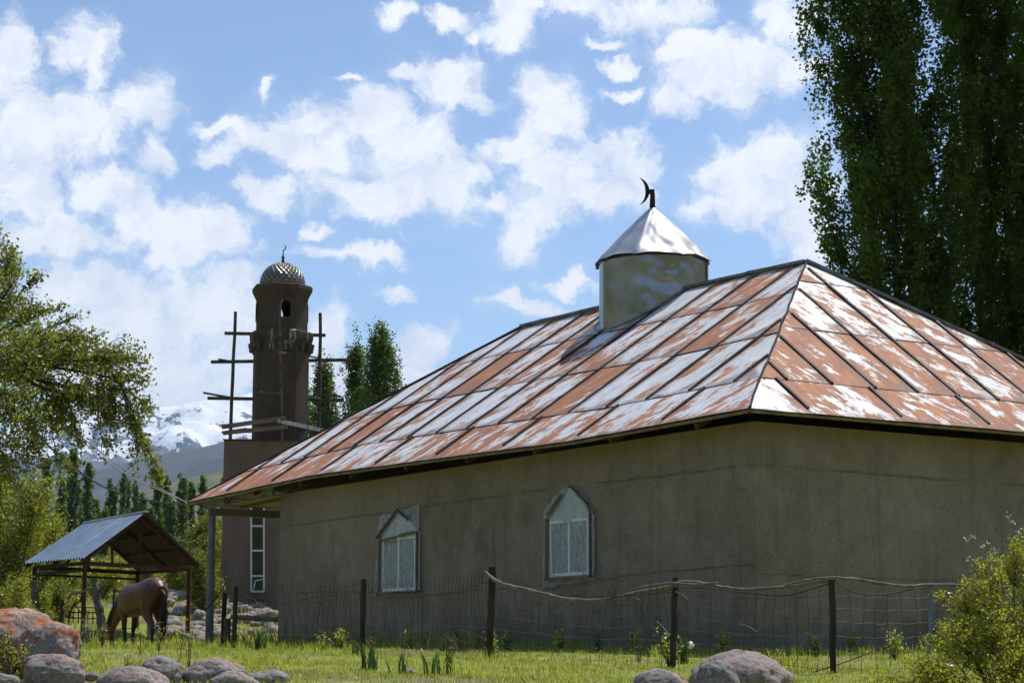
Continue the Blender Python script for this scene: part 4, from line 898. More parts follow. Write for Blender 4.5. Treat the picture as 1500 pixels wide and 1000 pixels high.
# far row of poplars
FARP = [(100, 655, 30, 190, 'broad far poplar at the left end of the valley row'), (122, 676, 24, 195, 'far poplar beside the broad one at the left end'), (136, 730, 13, 200, 'short far poplar right of the pair at the left end'),
 (60, 668, 26, 200, 'far poplar showing through the left tree'), (155, 705, 10, 215, 'thin far poplar above the shed ridge, left of the gap'), (163, 714, 8, 215, 'thinnest far poplar above the shed ridge'),
 (175, 694, 9, 220, 'slender far poplar, taller of the pale twin poplars'), (182, 698, 9, 222, 'slender far poplar, right one of the pale twin poplars'), (193, 711, 10, 215, 'small far poplar between the pale twins and the shed gable'),
 (204, 722, 11, 210, 'low round-topped far poplar above the shed gable tip'), (226, 687, 17, 200, 'tallest far poplar right of the shed gable'), (239, 694, 11, 205, 'narrow far poplar touching the tallest one'),
 (246, 734, 16, 190, 'short bushy far poplar below the tallest ones'), (263, 694, 18, 200, 'wide far poplar just left of the roof corner'), (276, 705, 9, 205, 'thin far poplar beside the wide one near the roof corner'),
 (292, 700, 9, 205, 'far poplar rising directly behind the roof corner'), (325, 697, 9, 215, 'tiny far poplar beside the minaret base'), (150, 748, 16, 180, 'squat far poplar just above the shed roof'), (215, 745, 20, 180, 'squat far poplar behind the shed gable'), (84, 700, 16, 185, 'far poplar left of the broad one')]
for (px, py, wp_, Y, lb) in FARP:
    b = gpt(px, Y); top = at(px, py, Y).z; poplar('poplar_tree', lb, b, top - b[2], wp_ / 2 * Y / F_PX * .95, int(900 + wp_ * 120), .24, 'far row of valley poplars', mat='leaf_far', nlimb=26, trunk_r=.2, h0=.3, bark='bark', cl=.2, prof=[(0, .8), (.2, 1), (.5, 1), (.75, .8), (.92, .45), (1, .05)])
# left tree, reaching in from outside the frame
def B_(px, py, Y, r, nt, squash=1.0, src=None): p = at(px, py, Y); q = (tuple(p), (r, r * 1.3, r * squash), nt); return q + (tuple(at(src[0], src[1], Y)),) if src else q
lt_base = at(-110, 960, 21); lt_base.z = gz(lt_base.x, lt_base.y)
leafy('broadleaf_tree', 'large spreading tree reaching in from the left edge over the shed', 'tree', tuple(lt_base),
      [B_(-20, 400, 21, .42, 60), B_(10, 430, 20.5, .40, 75), B_(45, 455, 21, .26, 36, .6), B_(95, 490, 21, .22, 26, .7), B_(30, 510, 20, .5, 100), B_(-40, 480, 21, .6, 90), B_(110, 520, 20.5, .36, 62, .8), B_(60, 560, 21, .48, 110), B_(150, 540, 21, .34, 60, .8), B_(135, 500, 20.3, .2, 20, .6),
       B_(185, 520, 20.6, .26, 34, .6), B_(212, 532, 20.6, .16, 12, .7), B_(130, 590, 20.4, .38, 60, .8), B_(180, 570, 20.6, .30, 40, .8), B_(170, 620, 20.5, .28, 30, src=(162, 560)), B_(200, 650, 20.5, .22, 20, 1.3, src=(175, 560)), B_(225, 685, 20.6, .15, 9, 1.2, src=(175, 560)), B_(20, 610, 20, .55, 110), B_(80, 625, 21, .30, 30, .8, src=(60, 570)), B_(115, 650, 20.5, .16, 10, src=(95, 570)),
       B_(-60, 560, 21, .8, 120), B_(-70, 680, 21, .7, 80), B_(20, 372, 21, .26, 26), B_(-10, 350, 21, .22, 18), B_(-80, 400, 21.5, .8, 80), B_(160, 660, 20.4, .14, 8, src=(152, 560)), B_(60, 500, 20.6, .3, 40), B_(90, 600, 20.7, .34, 50, src=(70, 570)), B_(150, 610, 20.4, .24, 26, .8, src=(142, 560)), B_(50, 660, 20.6, .34, 44, src=(30, 570)), B_(10, 690, 20.5, .4, 50), B_(90, 690, 20.8, .16, 14, src=(70, 570)), B_(215, 600, 20.6, .14, 12, src=(175, 560)), B_(205, 560, 20.5, .2, 20, .8), B_(190, 620, 20.6, .18, 16, 1.4, src=(175, 560)), B_(215, 660, 20.7, .12, 9, 1.6, src=(175, 560)), B_(235, 710, 20.7, .08, 5, 1.5, src=(175, 560)), B_(55, 400, 21, .10, 7, .6), B_(85, 450, 21, .08, 6, .6), B_(110, 465, 20.8, .10, 7, .6)],
      .046, 'leaf_tree', trunk_r=.07, lpt=17, tl_=.40, twig_r=.0035, trunk_top=tuple(at(-60, 545, 21)), spread=.035, aspect=.62, twigs_vis=.6)
# light green willows on the left
def hill_bush(name, label, px, py_top, py_bot, hw, Y, n_, ls, mat, cat='bush', group=None, seed=0, **k):
    b = gpt(px, Y); zt_ = at(px, py_top, Y).z; H_ = zt_ - b[2]; wr = hw * Y / F_PX; bl = []
    rs_ = random.Random(seed + px)
    for i in range(7):
        t = (i + .7) / 7.2; bl.append(((b[0] + rs_.uniform(-.55, .55) * wr, b[1] + rs_.uniform(-.5, .5) * wr, b[2] + H_ * t * .82), (wr * rs_.uniform(.45, .75) * (1.15 - .5 * t), wr * .6, H_ * .2), int(n_ / 7)))
    return leafy(name, label, cat, b, bl, ls, M_(mat), trunk_r=.07, tl_=.8, spread=ls * 1.1, group=group, twig_r=.008, twigs_vis=.25, **k)
def M_(x): return x
hill_bush('willow_tree', 'light green willow filling the left edge below the spreading tree', 12, 640, 900, 82, 50, 900, .10, 'leaf_willow', 'tree', lpt=24)
hill_bush('willow_tree', 'light green willow left of the shed roof corner', 62, 715, 900, 48, 54, 460, .10, 'leaf_willow', 'tree', lpt=22)
hill_bush('willow_tree', 'olive willow between the shed gable and the minaret base', 285, 738, 900, 50, 62, 560, .11, 'leaf_olive', 'tree', lpt=24)
hill_bush('willow_tree', 'olive willow showing right behind the porch post', 325, 745, 900, 34, 66, 300, .11, 'leaf_olive', 'tree', lpt=22)
hill_bush('willow_tree', 'drooping willow with a dark trunk behind the shed right post', 292, 800, 905, 36, 52, 320, .09, 'leaf_olive', 'tree', lpt=20, )
hill_bush('bush', 'olive bush seen through the shed by its left post', 95, 815, 905, 38, 56, 260, .09, 'leaf_olive', group='bushes behind the shed', lpt=18)
hill_bush('bush', 'bright bush framed by the middle of the open shed', 150, 805, 905, 42, 60, 280, .09, 'leaf_willow', group='bushes behind the shed', lpt=18)
hill_bush('bush', 'bright bush behind the grazing horse', 215, 800, 905, 45, 58, 280, .09, 'leaf_willow', group='bushes behind the shed', lpt=18)
hill_bush('bush', 'grey-green bush below the left shed eave', 85, 845, 915, 28, 49, 160, .07, 'leaf_olive', group='bushes behind the shed', lpt=18)
hill_bush('bush', 'low leafy bush at the foot of the left shed post', 15, 830, 925, 45, 40, 260, .06, 'leaf_willow', lpt=20)
hill_bush('bush', 'leafy bush behind the orange lichened boulder', 60, 850, 905, 22, 47, 130, .06, 'leaf_willow', lpt=18)
# far scrub as a mass
Cs = []
for i in range(900):
    x = random.uniform(-60, 10); y = random.uniform(75, 175); r = random.uniform(.5, 1.1); c = np.array([x * y / 150, y, gz(x * y / 150, y) + r * .6]); Cs.append(c + rng.normal(size=(46, 3)) * r * .5)
C = np.concatenate(Cs); tag(leaf_obj(C, np.repeat(rng.uniform(0, 1, 900), 46), .30, M['leaf_olive'], None, .7, 0, 'scrub'), 'continuous green scrub covering the valley floor beyond the shed', 'scrub', kind='stuff')
# right foreground shrub
sb = at(1480, 1120, 12.2); sb.z = gz(sb.x, sb.y)
leafy('shrub', 'bright yellow-green leafy shrub in the near right corner', 'shrub', tuple(sb),
      [B_(1514, 868, 12.2, 0.234, 122), B_(1464, 913, 12.0, 0.216, 118), B_(1414, 948, 12.0, 0.198, 108), B_(1364, 983, 11.9, 0.180, 93, .8), B_(1314, 1003, 11.9, 0.126, 43, .7), B_(1494, 968, 11.8, 0.234, 144), B_(1554, 908, 12.1, 0.270, 93), B_(1444, 858, 12.1, 0.126, 39, .9), B_(1426, 878, 12.1, 0.108, 25), B_(1414, 870, 12.1, 0.063, 10), B_(1399, 903, 12.1, 0.081, 15, .6),
       B_(1484, 828, 12.2, 0.108, 31), B_(1514, 818, 12.2, 0.144, 50), B_(1394, 1018, 11.8, 0.225, 93), B_(1474, 1028, 11.7, 0.270, 122), B_(1304, 1023, 11.8, 0.108, 28), B_(1282, 998, 11.9, 0.063, 8), B_(1332, 966, 11.9, 0.063, 10), B_(1359, 938, 12, 0.063, 10), B_(1386, 920, 12.0, 0.081, 12), B_(1399, 876, 12.1, 0.045, 6), B_(1419, 846, 12.1, 0.045, 5), B_(1454, 813, 12.15, 0.045, 5), B_(1494, 793, 12.2, 0.054, 8), B_(1574, 988, 12, 0.315, 93), B_(1374, 870, 12.1, 0.032, 5), B_(1436, 820, 12.1, 0.027, 3), B_(1459, 838, 12.1, 0.072, 11)],
      .022, 'leaf_shrub', bark='bark', trunk_r=.016, lpt=22, tl_=.20, twig_r=.0018, spread=.016, aspect=.5, twigs_vis=.8, droop=0, rag=.3)
fb_ = empty('flowering_branch', tuple(sb), 0, 'thin bare branches with small white buds above the right shrub', 'branch')
mb = MB(); fc = []
for pts in ([(1500, 830), (1480, 812), (1460, 806), (1445, 795), (1425, 785)], [(1500, 800), (1490, 780), (1482, 765), (1478, 756)], [(1480, 818), (1450, 815), (1418, 818)], [(1455, 812), (1440, 800), (1415, 790)], [(1500, 790), (1492, 783), (1500, 775)]):
    P3_ = [at(a_, b_, 12.3) - sb for a_, b_ in pts]; mb.tube(P3_, [.004 - .0025 * i / len(P3_) for i in range(len(P3_))], 5)
    for i in range(1, len(P3_)):
        for k in range(8): fc.append(np.array(P3_[i]) + rng.normal(size=3) * .010)
mb.build('stem', M['wood_branch'], fb_); leaf_obj(np.array(fc), rng.uniform(0, 1, len(fc)), .014, M['petal'], fb_, .8, 0, 'blossom')
# ------------------------------------------------------------------ grass
def blades(n_, xr, yr, hmean, wdt, seed, cond=None, clump=1.0):
    rg_ = np.random.default_rng(seed); X, Y_, Hh, V_ = [], [], [], []
    while len(X) < n_:
        y = yr[0] + (yr[1] - yr[0]) * rg_.random() ; lim = y * .30 + 1.2; x = rg_.uniform(-lim, lim)
        q = (Vector((x, y, 0)) - Vector((X0, Y0, 0))); a_, b_ = q.dot(AV), q.dot(BV)
        if 0 < a_ < AWL and 0 < b_ < WD: continue
        dn_ = noise.noise(Vector((x * .9, y * .9, 7))) * .5 + .5; d2_ = noise.noise(Vector((x * 3.1, y * 3.1, 2))) * .5 + .5
        nearwall = (b_ < 0 and b_ > -1.0 and -1 < a_ < 17) or (a_ < 0 and a_ > -1.2 and -1 < b_ < 10)
        if rg_.random() > .25 + dn_ * .9 and not nearwall: continue
        k = rg_.integers(2, 6); hb = hmean * (.45 + 1.0 * d2_ ** 1.5 + (2.2 * d2_ if nearwall else 0) + (1.5 if dn_ > .72 and d2_ > .55 else 0))
        for _ in range(k):
            X.append(x + rg_.normal() * .03); Y_.append(y + rg_.normal() * .03); Hh.append(hb * rg_.uniform(.5, 1.5)); V_.append(min(1, max(0, .2 + .5 * dn_ + rg_.normal() * .32)))
    X, Y_, Hh, V_ = [np.array(q) for q in (X, Y_, Hh, V_)]; n_ = len(X); Z = np.array([gz(a_, b_) for a_, b_ in zip(X, Y_)]) - .01
    an = rg_.uniform(0, 2 * math.pi, n_); ln = rg_.uniform(.1, .6, n_) * Hh; la = rg_.uniform(0, 2 * math.pi, n_); w2 = wdt * rg_.uniform(.6, 1.4, n_)
    c, s = np.cos(an) * w2, np.sin(an) * w2; lx, ly = np.cos(la) * ln, np.sin(la) * ln
    P0 = np.stack([X - c, Y_ - s, Z], 1); P1 = np.stack([X + c, Y_ + s, Z], 1); P2 = np.stack([X + c * .7 + lx * .35, Y_ + s * .7 + ly * .35, Z + Hh * .6], 1); P3_ = np.stack([X + lx, Y_ + ly, Z + Hh], 1); P4 = np.stack([X - c * .7 + lx * .35, Y_ - s * .7 + ly * .35, Z + Hh * .6], 1)
    return np.stack([P0, P1, P2, P3_, P4], 1).reshape(-1, 3), np.repeat(V_, 5)
V1, a1 = blades(105000, 0, (14.5, 31), .052, .0035, 1); V2, a2 = blades(42000, 0, (31, 60), .13, .007, 2); V3, a3 = blades(14000, 0, (6, 14.5), .10, .004, 3)
tag(np_mesh('grass', np.concatenate([V1, V2, V3]), 5, M['leaf_grass'], None, {'v': np.concatenate([a1, a2, a3])}), 'short bright green grass on the slope below the house', 'grass', kind='stuff')
rg_ = np.random.default_rng(11); C = []
for i in range(420):
    y = rg_.uniform(16.5, 30); x = rg_.uniform(-.28 * y, .28 * y); C.append((x, y, gz(x, y) + rg_.uniform(.03, .09)))
tag(leaf_obj(np.array(C), rg_.uniform(0, 1, 420), .035, M['leaf_dry'], None, .35, 0, 'straw'), 'dry pale straw bits scattered over the meadow grass', 'straw', kind='stuff')
# ------------------------------------------------------------------ boulders
def rock_obj(name, c, rad, mat, seed, sub=4, rough=.18, label=None, group=None, rot=0.0, lobes=None, cat='boulder', facets=.16):
    import bmesh
    bm = bmesh.new(); bmesh.ops.create_icosphere(bm, subdivisions=sub, radius=1.0)
    for v in bm.verts:
        p = v.co.copy(); q = p * 1.1 + Vector((seed * 3.7, seed * 1.3, 0)); dsp = rough * noise.fractal(q, 1, 2, 4) + facets * (noise.voronoi(q * 1.3)[0][0] - .4) + .03 * noise.fractal(q * 5, 1, 2, 5) - .05 * max(0, .12 - abs(noise.noise(q * 1.7 + Vector((4, 4, 4))))) / .12
        v.co = p * (1 + dsp); v.co.x *= rad[0]; v.co.y *= rad[1]; v.co.z *= rad[2]
    me = bpy.data.meshes.new(name); bm.to_mesh(me); bm.free(); me.polygons.foreach_set('use_smooth', [True] * len(me.polygons))
    o = link(name, me, M[mat]); o.location = c; o.rotation_euler = (0, 0, rot); return tag(o, label, cat, group)
def boulder(px0, px1, pyt, Y, hfac, mat, seed, label, name='boulder', rough=.15, dfac=.9):
    w_ = (px1 - px0) / 2 * Y / F_PX; top = at((px0 + px1) / 2, pyt, Y); hz = w_ * hfac; return rock_obj(name, (top.x, Y, top.z - hz * .97), (w_, w_ * dfac, hz), mat, seed, 5, rough, label)
o1 = boulder(-60, 92, 893, 19.0, .62, 'granite_lichen', 3, 'large boulder thickly covered in orange lichen at the left edge', rough=.12)
o2 = boulder(30, 119, 909, 18.6, .92, 'granite_lichen', 8, 'rounded orange-patched boulder leaning against the large lichened one', rough=.10)
boulder(38, 125, 958, 17.2, .75, 'granite_spot', 12, 'grey rounded boulder with small orange spots in front of the lichened boulders')
boulder(36, 84, 958, 17.7, .45, 'granite', 15, 'low pale stone tucked between the lichened and the grey spotted boulder')
boulder(-22, 26, 986, 16.6, .6, 'granite', 21, 'small grey boulder in the bottom left corner')
boulder(200, 267, 962, 17.4, .78, 'granite', 33, 'dark-fronted rounded boulder right of the long pinkish one')
boulder(140, 246, 977, 16.8, .5, 'granite_warm', 41, 'long smooth pinkish boulder lying low in the grass', rough=.08)
boulder(122, 146, 983, 17.3, .6, 'granite', 44, 'small stone beside the long pinkish boulder')
boulder(268, 358, 966, 17.6, .62, 'granite_spot', 52, 'broad grey boulder with a sloping right shoulder')
boulder(307, 378, 984, 16.9, .6, 'granite_warm', 57, 'pale boulder in front of the broad grey one')
boulder(360, 426, 981, 17.3, .55, 'granite', 63, 'flat-topped pale boulder at the right end of the left row')
boulder(926, 1006, 980, 16.6, .62, 'granite_spot', 71, 'light boulder with orange specks left of the big folded boulder', rough=.08)
boulder(1008, 1158, 955, 17.0, .62, 'granite_warm', 77, 'big sloping boulder with a shaded fold near the fence', rough=.12)
boulder(1016, 1082, 967, 16.3, 1.15, 'granite', 84, 'smooth egg-shaped grey boulder in front of the big sloping one', rough=.06)
boulder(583, 612, 978, 20, .5, 'granite_warm', 88, 'small pale stone lying in the open grass', name='stone')
# rubble behind the horse
protos = []
for k in range(6):
    o = rock_obj('stone', (0, 0, 0), (1, .8, .6), 'rubble', 100 + k, 3, .22, cat=None, facets=.18); protos.append(o)
cnt = 0; RG = 'loose pale stones heaped behind the horse'
for i in range(170):
    if i < 135: px = random.uniform(232, 330); Y = random.uniform(44.5, 60)
    else: px = random.uniform(338, 405); Y = random.uniform(47, 56)
    p = at(px, 900, Y); z = gz(p.x, Y); s = random.uniform(.10, .27) * (1.15 if Y > 50 else 1); src = protos[i % 6]
    o = src if i < 6 else src.copy()
    if i >= 6: COL.objects.link(o)
    o.location = (p.x, Y, z + s * .25); o.scale = (s, s * random.uniform(.7, 1.1), s * random.uniform(.7, 1.1)); o.rotation_euler = (random.uniform(-.4, .4), random.uniform(-.4, .4), random.uniform(0, 6.28))
    tag(o, 'rounded pale stone in the rubble bank behind horse and porch', 'stone', RG)
# ------------------------------------------------------------------ fence along the meadow
fence = empty('wire_fence', tuple(at(720, 965, 24.5)), 0, 'sagging wire mesh fence on dark posts with branch rails before the house', 'fence'); fo = fence.location.copy()
posts = [((346, 858), (342.5, 952), 33, .055, 'wood_post'), ((533.5, 848), (530.5, 948), 29, .055, 'wood_post'), ((721.5, 830), (716, 968), 24.8, .058, 'wood_post'), ((990, 846), (984, 984), 21.6, .045, 'wood_post'), ((1219, 846), (1221, 1012), 19.8, .040, 'wood_post'), ((1365, 872), (1357, 1000), 20.2, .022, 'pale_post'), ((1560, 872), (1562, 1020), 19.5, .04, 'wood_post')]
for (t_, b_, Y, r_, mt) in posts:
    mb = MB(); p, q = at(*b_, Y), at(*t_, Y); p = p + (p - q) * .12; n_ = 9
    mb.tube([p.lerp(q, i / n_) + Vector((random.gauss(0, .004), 0, 0)) - fo for i in range(n_ + 1)], [.8 * r_ * random.uniform(.93, 1.07) for i in range(n_ + 1)], 7 if mt == 'wood_post' else 8, jit=.05); mb.build('post', M[mt], fence)
def fline(pts, Ys, rad, name, mat, n=7, jit=.0, taper=None):
    mb = MB(); P = [at(x, y, Y) for (x, y), Y in zip(pts, Ys)]
    out = []
    for i in range(len(P) - 1):
        p0, p1, p2, p3 = P[max(i - 1, 0)], P[i], P[i + 1], P[min(i + 2, len(P) - 1)]
        for k in range(6):
            t = k / 6; out.append(.5 * ((2 * p1) + (p2 - p0) * t + (2 * p0 - 5 * p1 + 4 * p2 - p3) * t * t + (3 * p1 - p0 - 3 * p2 + p3) * t ** 3))
    out.append(P[-1]); N = len(out); rr_ = [(rad * (1 - (taper or 0) * i / N)) * (1 + .12 * noise.noise(Vector((i * .7, rad * 99, 0)))) for i in range(N)]
    out = [o_ + Vector((0, 0, .006 * noise.noise(Vector((i * .5, rad * 50, 2))))) for i, o_ in enumerate(out)] if rad > .01 else out
    mb.tube([o_ - fo for o_ in out], rr_, n, jit=jit); return mb.build(name, M[mat], fence, smooth=True)
fline([(711, 838), (722, 847), (740, 856), (770, 863), (800, 870), (830, 877), (870, 879), (905, 874), (935, 867), (965, 862), (990, 857)], [24.7, 24.6, 24.4, 24, 23.7, 23.4, 23, 22.7, 22.3, 21.9, 21.5], .024, 'branch_rail', 'wood_branch', 8, .05, .25)
fline([(928, 862), (960, 856), (990, 854), (1020, 856), (1050, 853)], [22, 21.8, 21.5, 21.3, 21.1], .014, 'branch_rail', 'wood_branch', 7, .05)
fline([(985, 852), (1025, 853), (1060, 860), (1090, 863), (1130, 861), (1165, 858), (1195, 852), (1225, 849)], [21.6, 21.4, 21.1, 20.9, 20.6, 20.3, 20, 19.8], .019, 'branch_rail', 'wood_branch', 7, .05)
fline([(1150, 857), (1180, 850), (1219, 846), (1255, 848), (1290, 854), (1330, 858), (1365, 856), (1400, 857), (1480, 860), (1560, 862)], [20.2, 20, 19.7, 19.8, 19.9, 20, 20.1, 20, 19.8, 19.5], .017, 'branch_rail', 'wood_branch', 7, .05)
fline([(916, 874), (930, 876), (938, 879)], [22.5, 22.4, 22.3], .010, 'twig', 'wood_branch', 5)
for (x0_, y0_, x1_, y1_) in ((1085, 913, 1110, 926), (962, 910, 980, 930), (990, 866, 1010, 880)):
    fline([(x0_, y0_), ((x0_ + x1_) / 2, (y0_ + y1_) / 2 - 2), (x1_, y1_)], [20.5, 20.4, 20.3], .006, 'twig', 'wood_branch', 5)
# strand wires
for pts, Ys in (([(346, 866), (370, 876), (385, 884), (440, 878), (490, 866), (533, 852)], [33, 32.5, 32, 31, 30, 29]), ([(533, 852), (550, 862), (565, 872), (610, 872), (660, 866), (720, 850)], [29, 28.6, 28.2, 27.3, 26.2, 24.8]),
                 ([(408, 884), (470, 880), (533, 866)], [31.6, 30.4, 29]), ([(1225, 852), (1240, 862), (1265, 869), (1300, 869), (1340, 862), (1366, 858)], [19.7, 19.8, 19.9, 20, 20, 20.1]), ([(990, 860), (1050, 862), (1100, 869), (1150, 872), (1190, 862), (1219, 852)], [21.5, 21.1, 20.8, 20.4, 20, 19.8]),
                 ([(720, 850), (800, 868), (900, 872), (990, 866)], [24.8, 23.9, 22.7, 21.6]), ([(1100, 986), (1160, 990), (1220, 975), (1275, 955)], [20.5, 20.2, 19.8, 19.9]), ([(620, 930), (650, 916), (690, 928), (716, 934)], [26.8, 26.2, 25.4, 24.8])):
    fline(pts, Ys, .0055, 'strand_wire', 'wire_rusty', 4)
# mesh panels: one for each bay
def mesh_bay(pa, pb_, Ya, Yb, top_a, top_b, bot_a, bot_b, sag, seed):
    mb = MB(); rs_ = random.Random(seed); L = (at(pb_, 900, Yb) - at(pa, 900, Ya)).length; n_ = int(L / .155)
    def pt(t, s): # t along, s 0 top .. 1 bottom
        px = pa + (pb_ - pa) * t; Y = Ya + (Yb - Ya) * t; yt = top_a + (top_b - top_a) * t + sag * math.sin(math.pi * t); yb = bot_a + (bot_b - bot_a) * t
        return at(px + 3 * math.sin(t * 9 + s * 4 + seed), yt + (yb - yt) * s, Y) - fo
    for i in range(n_ + 1):
        t = i / n_; ln = rs_.uniform(-.015, .015); mb.tube([pt(t + ln * s * 2 + .004 * math.sin(s * 9 + i), s - (.06 if s == 0 else 0)) for s in (0, .2, .4, .6, .8, 1)], .0032, 3)
    for s in (.02, .16, .31, .47, .64, .82):
        mb.tube([pt(t, s + .008 * math.sin(t * 23 + s * 9)) for t in np.linspace(0, 1, 20)], .0036, 3)
    mb.build('mesh_panel', M['wire_rusty'], fence)
mesh_bay(350, 530, 33, 29, 862, 852, 944, 944, 4, 1); mesh_bay(537, 716, 29, 24.8, 853, 842, 944, 962, 6, 2); mesh_bay(726, 986, 24.8, 21.6, 846, 862, 962, 978, 16, 3); mesh_bay(994, 1216, 21.6, 19.8, 868, 868, 980, 1004, 6, 4); mesh_bay(1224, 1360, 19.8, 20.2, 868, 872, 1004, 1000, 3, 5); mesh_bay(1370, 1558, 20.2, 19.5, 870, 870, 1000, 1010, 3, 6)
# low rail fence by the porch
lr = empty('rail_fence', tuple(at(345, 940, 40)), 0, 'short low wooden rail between stub posts beside the porch post', 'fence'); lo_ = lr.location.copy()
for (a_, b_, Y, r_, mt, nm) in (((338, 903), (412, 907), 39.0, .05, 'wood_branch', 'rail'), ((329, 868), (326, 945), 39.5, .05, 'wood_post', 'post'), ((333, 905), (332, 945), 39, .07, 'wood_dark', 'post')):
    mb = MB(); p, q = at(*a_, Y), at(*b_, Y); mb.tube([p.lerp(q, i / 6) - lo_ for i in range(7)], r_, 7, jit=.08); mb.build(nm, M[mt], lr)
# ------------------------------------------------------------------ power cables
for (pts, r_, lb, mt) in (([(276, 739), (214, 732), (165, 718), (132, 701), (82, 663), (20, 600)], .016, 'thick black cable sagging lowest from the roof corner to the left', 'black_cable'),
                      ([(276, 737), (240, 718), (201, 699), (165, 675), (130, 648), (90, 618), (20, 570)], .010, 'thin pale cable, upper one running from the roof corner into the tree', 'white_cable'),
                      ([(276, 737), (230, 716), (190, 697), (150, 671), (118, 644), (80, 622), (10, 590)], .010, 'thin pale cable just under the upper one towards the tree', 'white_cable')):
    Ys = np.linspace(42.6, 30, len(pts)); mb = MB(); P = [at(x, y, Y) for (x, y), Y in zip(pts, Ys)]; out = []
    for i in range(len(P) - 1):
        p0, p1, p2, p3 = P[max(i - 1, 0)], P[i], P[i + 1], P[min(i + 2, len(P) - 1)]
        for k in range(8):
            t = k / 8; out.append(.5 * ((2 * p1) + (p2 - p0) * t + (2 * p0 - 5 * p1 + 4 * p2 - p3) * t * t + (3 * p1 - p0 - 3 * p2 + p3) * t ** 3))
    mb.tube(out + [P[-1]], r_, 6); tag(mb.build('power_cable', M[mt]), lb, 'cable', 'cables from the roof corner')
# ------------------------------------------------------------------ horse
def horse():
    loc = at(204, 946, 40.0); loc.z = gz(loc.x, 40.0) - .01; e = empty('horse', tuple(loc), R(130), 'bay horse grazing with its head down and rump turned to the viewer', 'horse')
    mb = MB(); Yx = (0, 1, 0)
    def loft(sec, y=0, n=18, ysec=None):
        pts = [Vector((x, (ysec[i] if ysec else y), z)) for i, (x, z, a, b) in enumerate(sec)]; mb.tube(pts, [s[2] for s in sec], n, hh=[s[3] for s in sec], up=Yx)
    loft([(-.86, 1.12, .05, .08), (-.83, 1.14, .15, .19), (-.74, 1.16, .24, .28), (-.60, 1.18, .29, .34), (-.42, 1.17, .29, .345), (-.2, 1.12, .285, .335), (0, 1.08, .30, .345), (.22, 1.05, .30, .355), (.40, 1.05, .27, .36), (.55, 1.04, .23, .33), (.67, 1.02, .17, .26), (.75, 1.0, .09, .15)])
    loft([(.35, 1.13, .12, .22), (.60, 1.06, .14, .28), (.82, .97, .12, .25), (1.0, .80, .10, .20), (1.15, .62, .085, .165), (1.25, .48, .08, .14), (1.30, .38, .06, .1)])
    loft([(1.24, .56, .06, .06), (1.28, .50, .085, .12), (1.29, .40, .10, .155), (1.27, .29, .085, .13), (1.23, .19, .065, .095), (1.19, .10, .058, .075), (1.17, .04, .055, .062), (1.16, .0, .035, .04)])
    for s in (-1, 1):
        dx = .10 if s > 0 else -.06
        loft([(-.55, 1.10, .15, .22), (-.52, .92, .14, .21), (-.53, .76, .105, .155), (-.60 - dx * .3, .64, .075, .10), (-.70 - dx * .6, .53, .052, .072), (-.72 - dx * .7, .46, .048, .062), (-.70 - dx * .8, .34, .036, .040), (-.68 - dx * .9, .22, .034, .037), (-.67 - dx, .13, .042, .048), (-.63 - dx, .07, .042, .046), (-.61 - dx, .05, .055, .062), (-.60 - dx, .0, .062, .072)], y=s * .15, n=12, ysec=[s * (.13 + .02 * min(1, i / 5)) for i in range(12)])
        dx = -.13 if s > 0 else .10
        loft([(.50, 1.05, .10, .19), (.47, .88, .095, .15), (.45, .74, .075, .10), (.46 + dx * .3, .60, .058, .068), (.47 + dx * .5, .46, .052, .055), (.47 + dx * .6, .41, .044, .046), (.465 + dx * .75, .28, .034, .034), (.46 + dx * .9, .15, .040, .044), (.49 + dx, .08, .040, .044), (.51 + dx, .05, .054, .060), (.52 + dx, .0, .060, .070)], n=12, ysec=[s * .14] * 11)
        loft([(1.22, .60, .03, .035), (1.20, .67, .028, .04), (1.19, .75, .006, .01)], n=8, ysec=[s * .06, s * .075, s * .08])
    o = mb.build('body', None, None); md = o.modifiers.new('r', 'REMESH'); md.mode = 'VOXEL'; md.voxel_size = .016; md.use_smooth_shade = True
    sm = o.modifiers.new('s', 'SMOOTH'); sm.factor = .5; sm.iterations = 5; bake(o); o.parent = e
    m, n = material('horse_coat'); co = obco(n); sp = n.new('ShaderNodeSeparateXYZ'); n.l.new(co, sp.inputs[0])
    nz = n.noise(co, 2.5, 4, .6); fine = n.noise(n.vmath('MULTIPLY', co, (10, 10, 3)), 9, 3, .6)
    col = n.ramp(n.math('MULTIPLY_ADD', fine, .3, n.math('MULTIPLY', nz, .7)), [(.35, (.06, .016, .007)), (.65, (.13, .035, .013))])
    legs = n.math('MULTIPLY', n.smooth(n.math('MULTIPLY_ADD', nz, .2, sp.outputs[2]), .50, .78, 1, 0), n.smooth(sp.outputs[0], .8, .95, 1, 0)); col = n.mix(legs, col, (.012, .009, .008))
    muz = n.math('MULTIPLY', n.smooth(sp.outputs[2], .08, .30, .9, .0), n.smooth(sp.outputs[0], .95, 1.1)); col = n.mix(muz, col, (.03, .016, .012)); tip = n.math('MULTIPLY', n.smooth(sp.outputs[2], .0, .08, .6, .0), n.smooth(sp.outputs[0], .95, 1.1)); 
    principled(n, col, .42, 0, n.bump(fine, .25, .01), .5); o.data.materials.clear(); o.data.materials.append(m)
    def strands(name, roots, fn, n_, r0):
        h = MB()
        for k in range(n_):
            t = random.random(); h.tube(fn(t), [r0, r0 * 1.1, r0 * .8, r0 * .25], 5)
        h.build(name, M['hair_dark'], e)
    def tailf(t):
        a = random.uniform(0, 6.28); q = random.random() * .038; dx, dy = q * math.cos(a), q * 1.2 * math.sin(a); L = random.uniform(.75, .98)
        return [(-.83, dy * .3, 1.30 + dx * .2), (-.97 + dx, dy * .7, 1.15), (-1.0 + dx * 1.6, dy * 1.8 + .01, 1.15 - L * .5), (-.98 + dx * 1.8, dy * 1.8, 1.18 - L)]
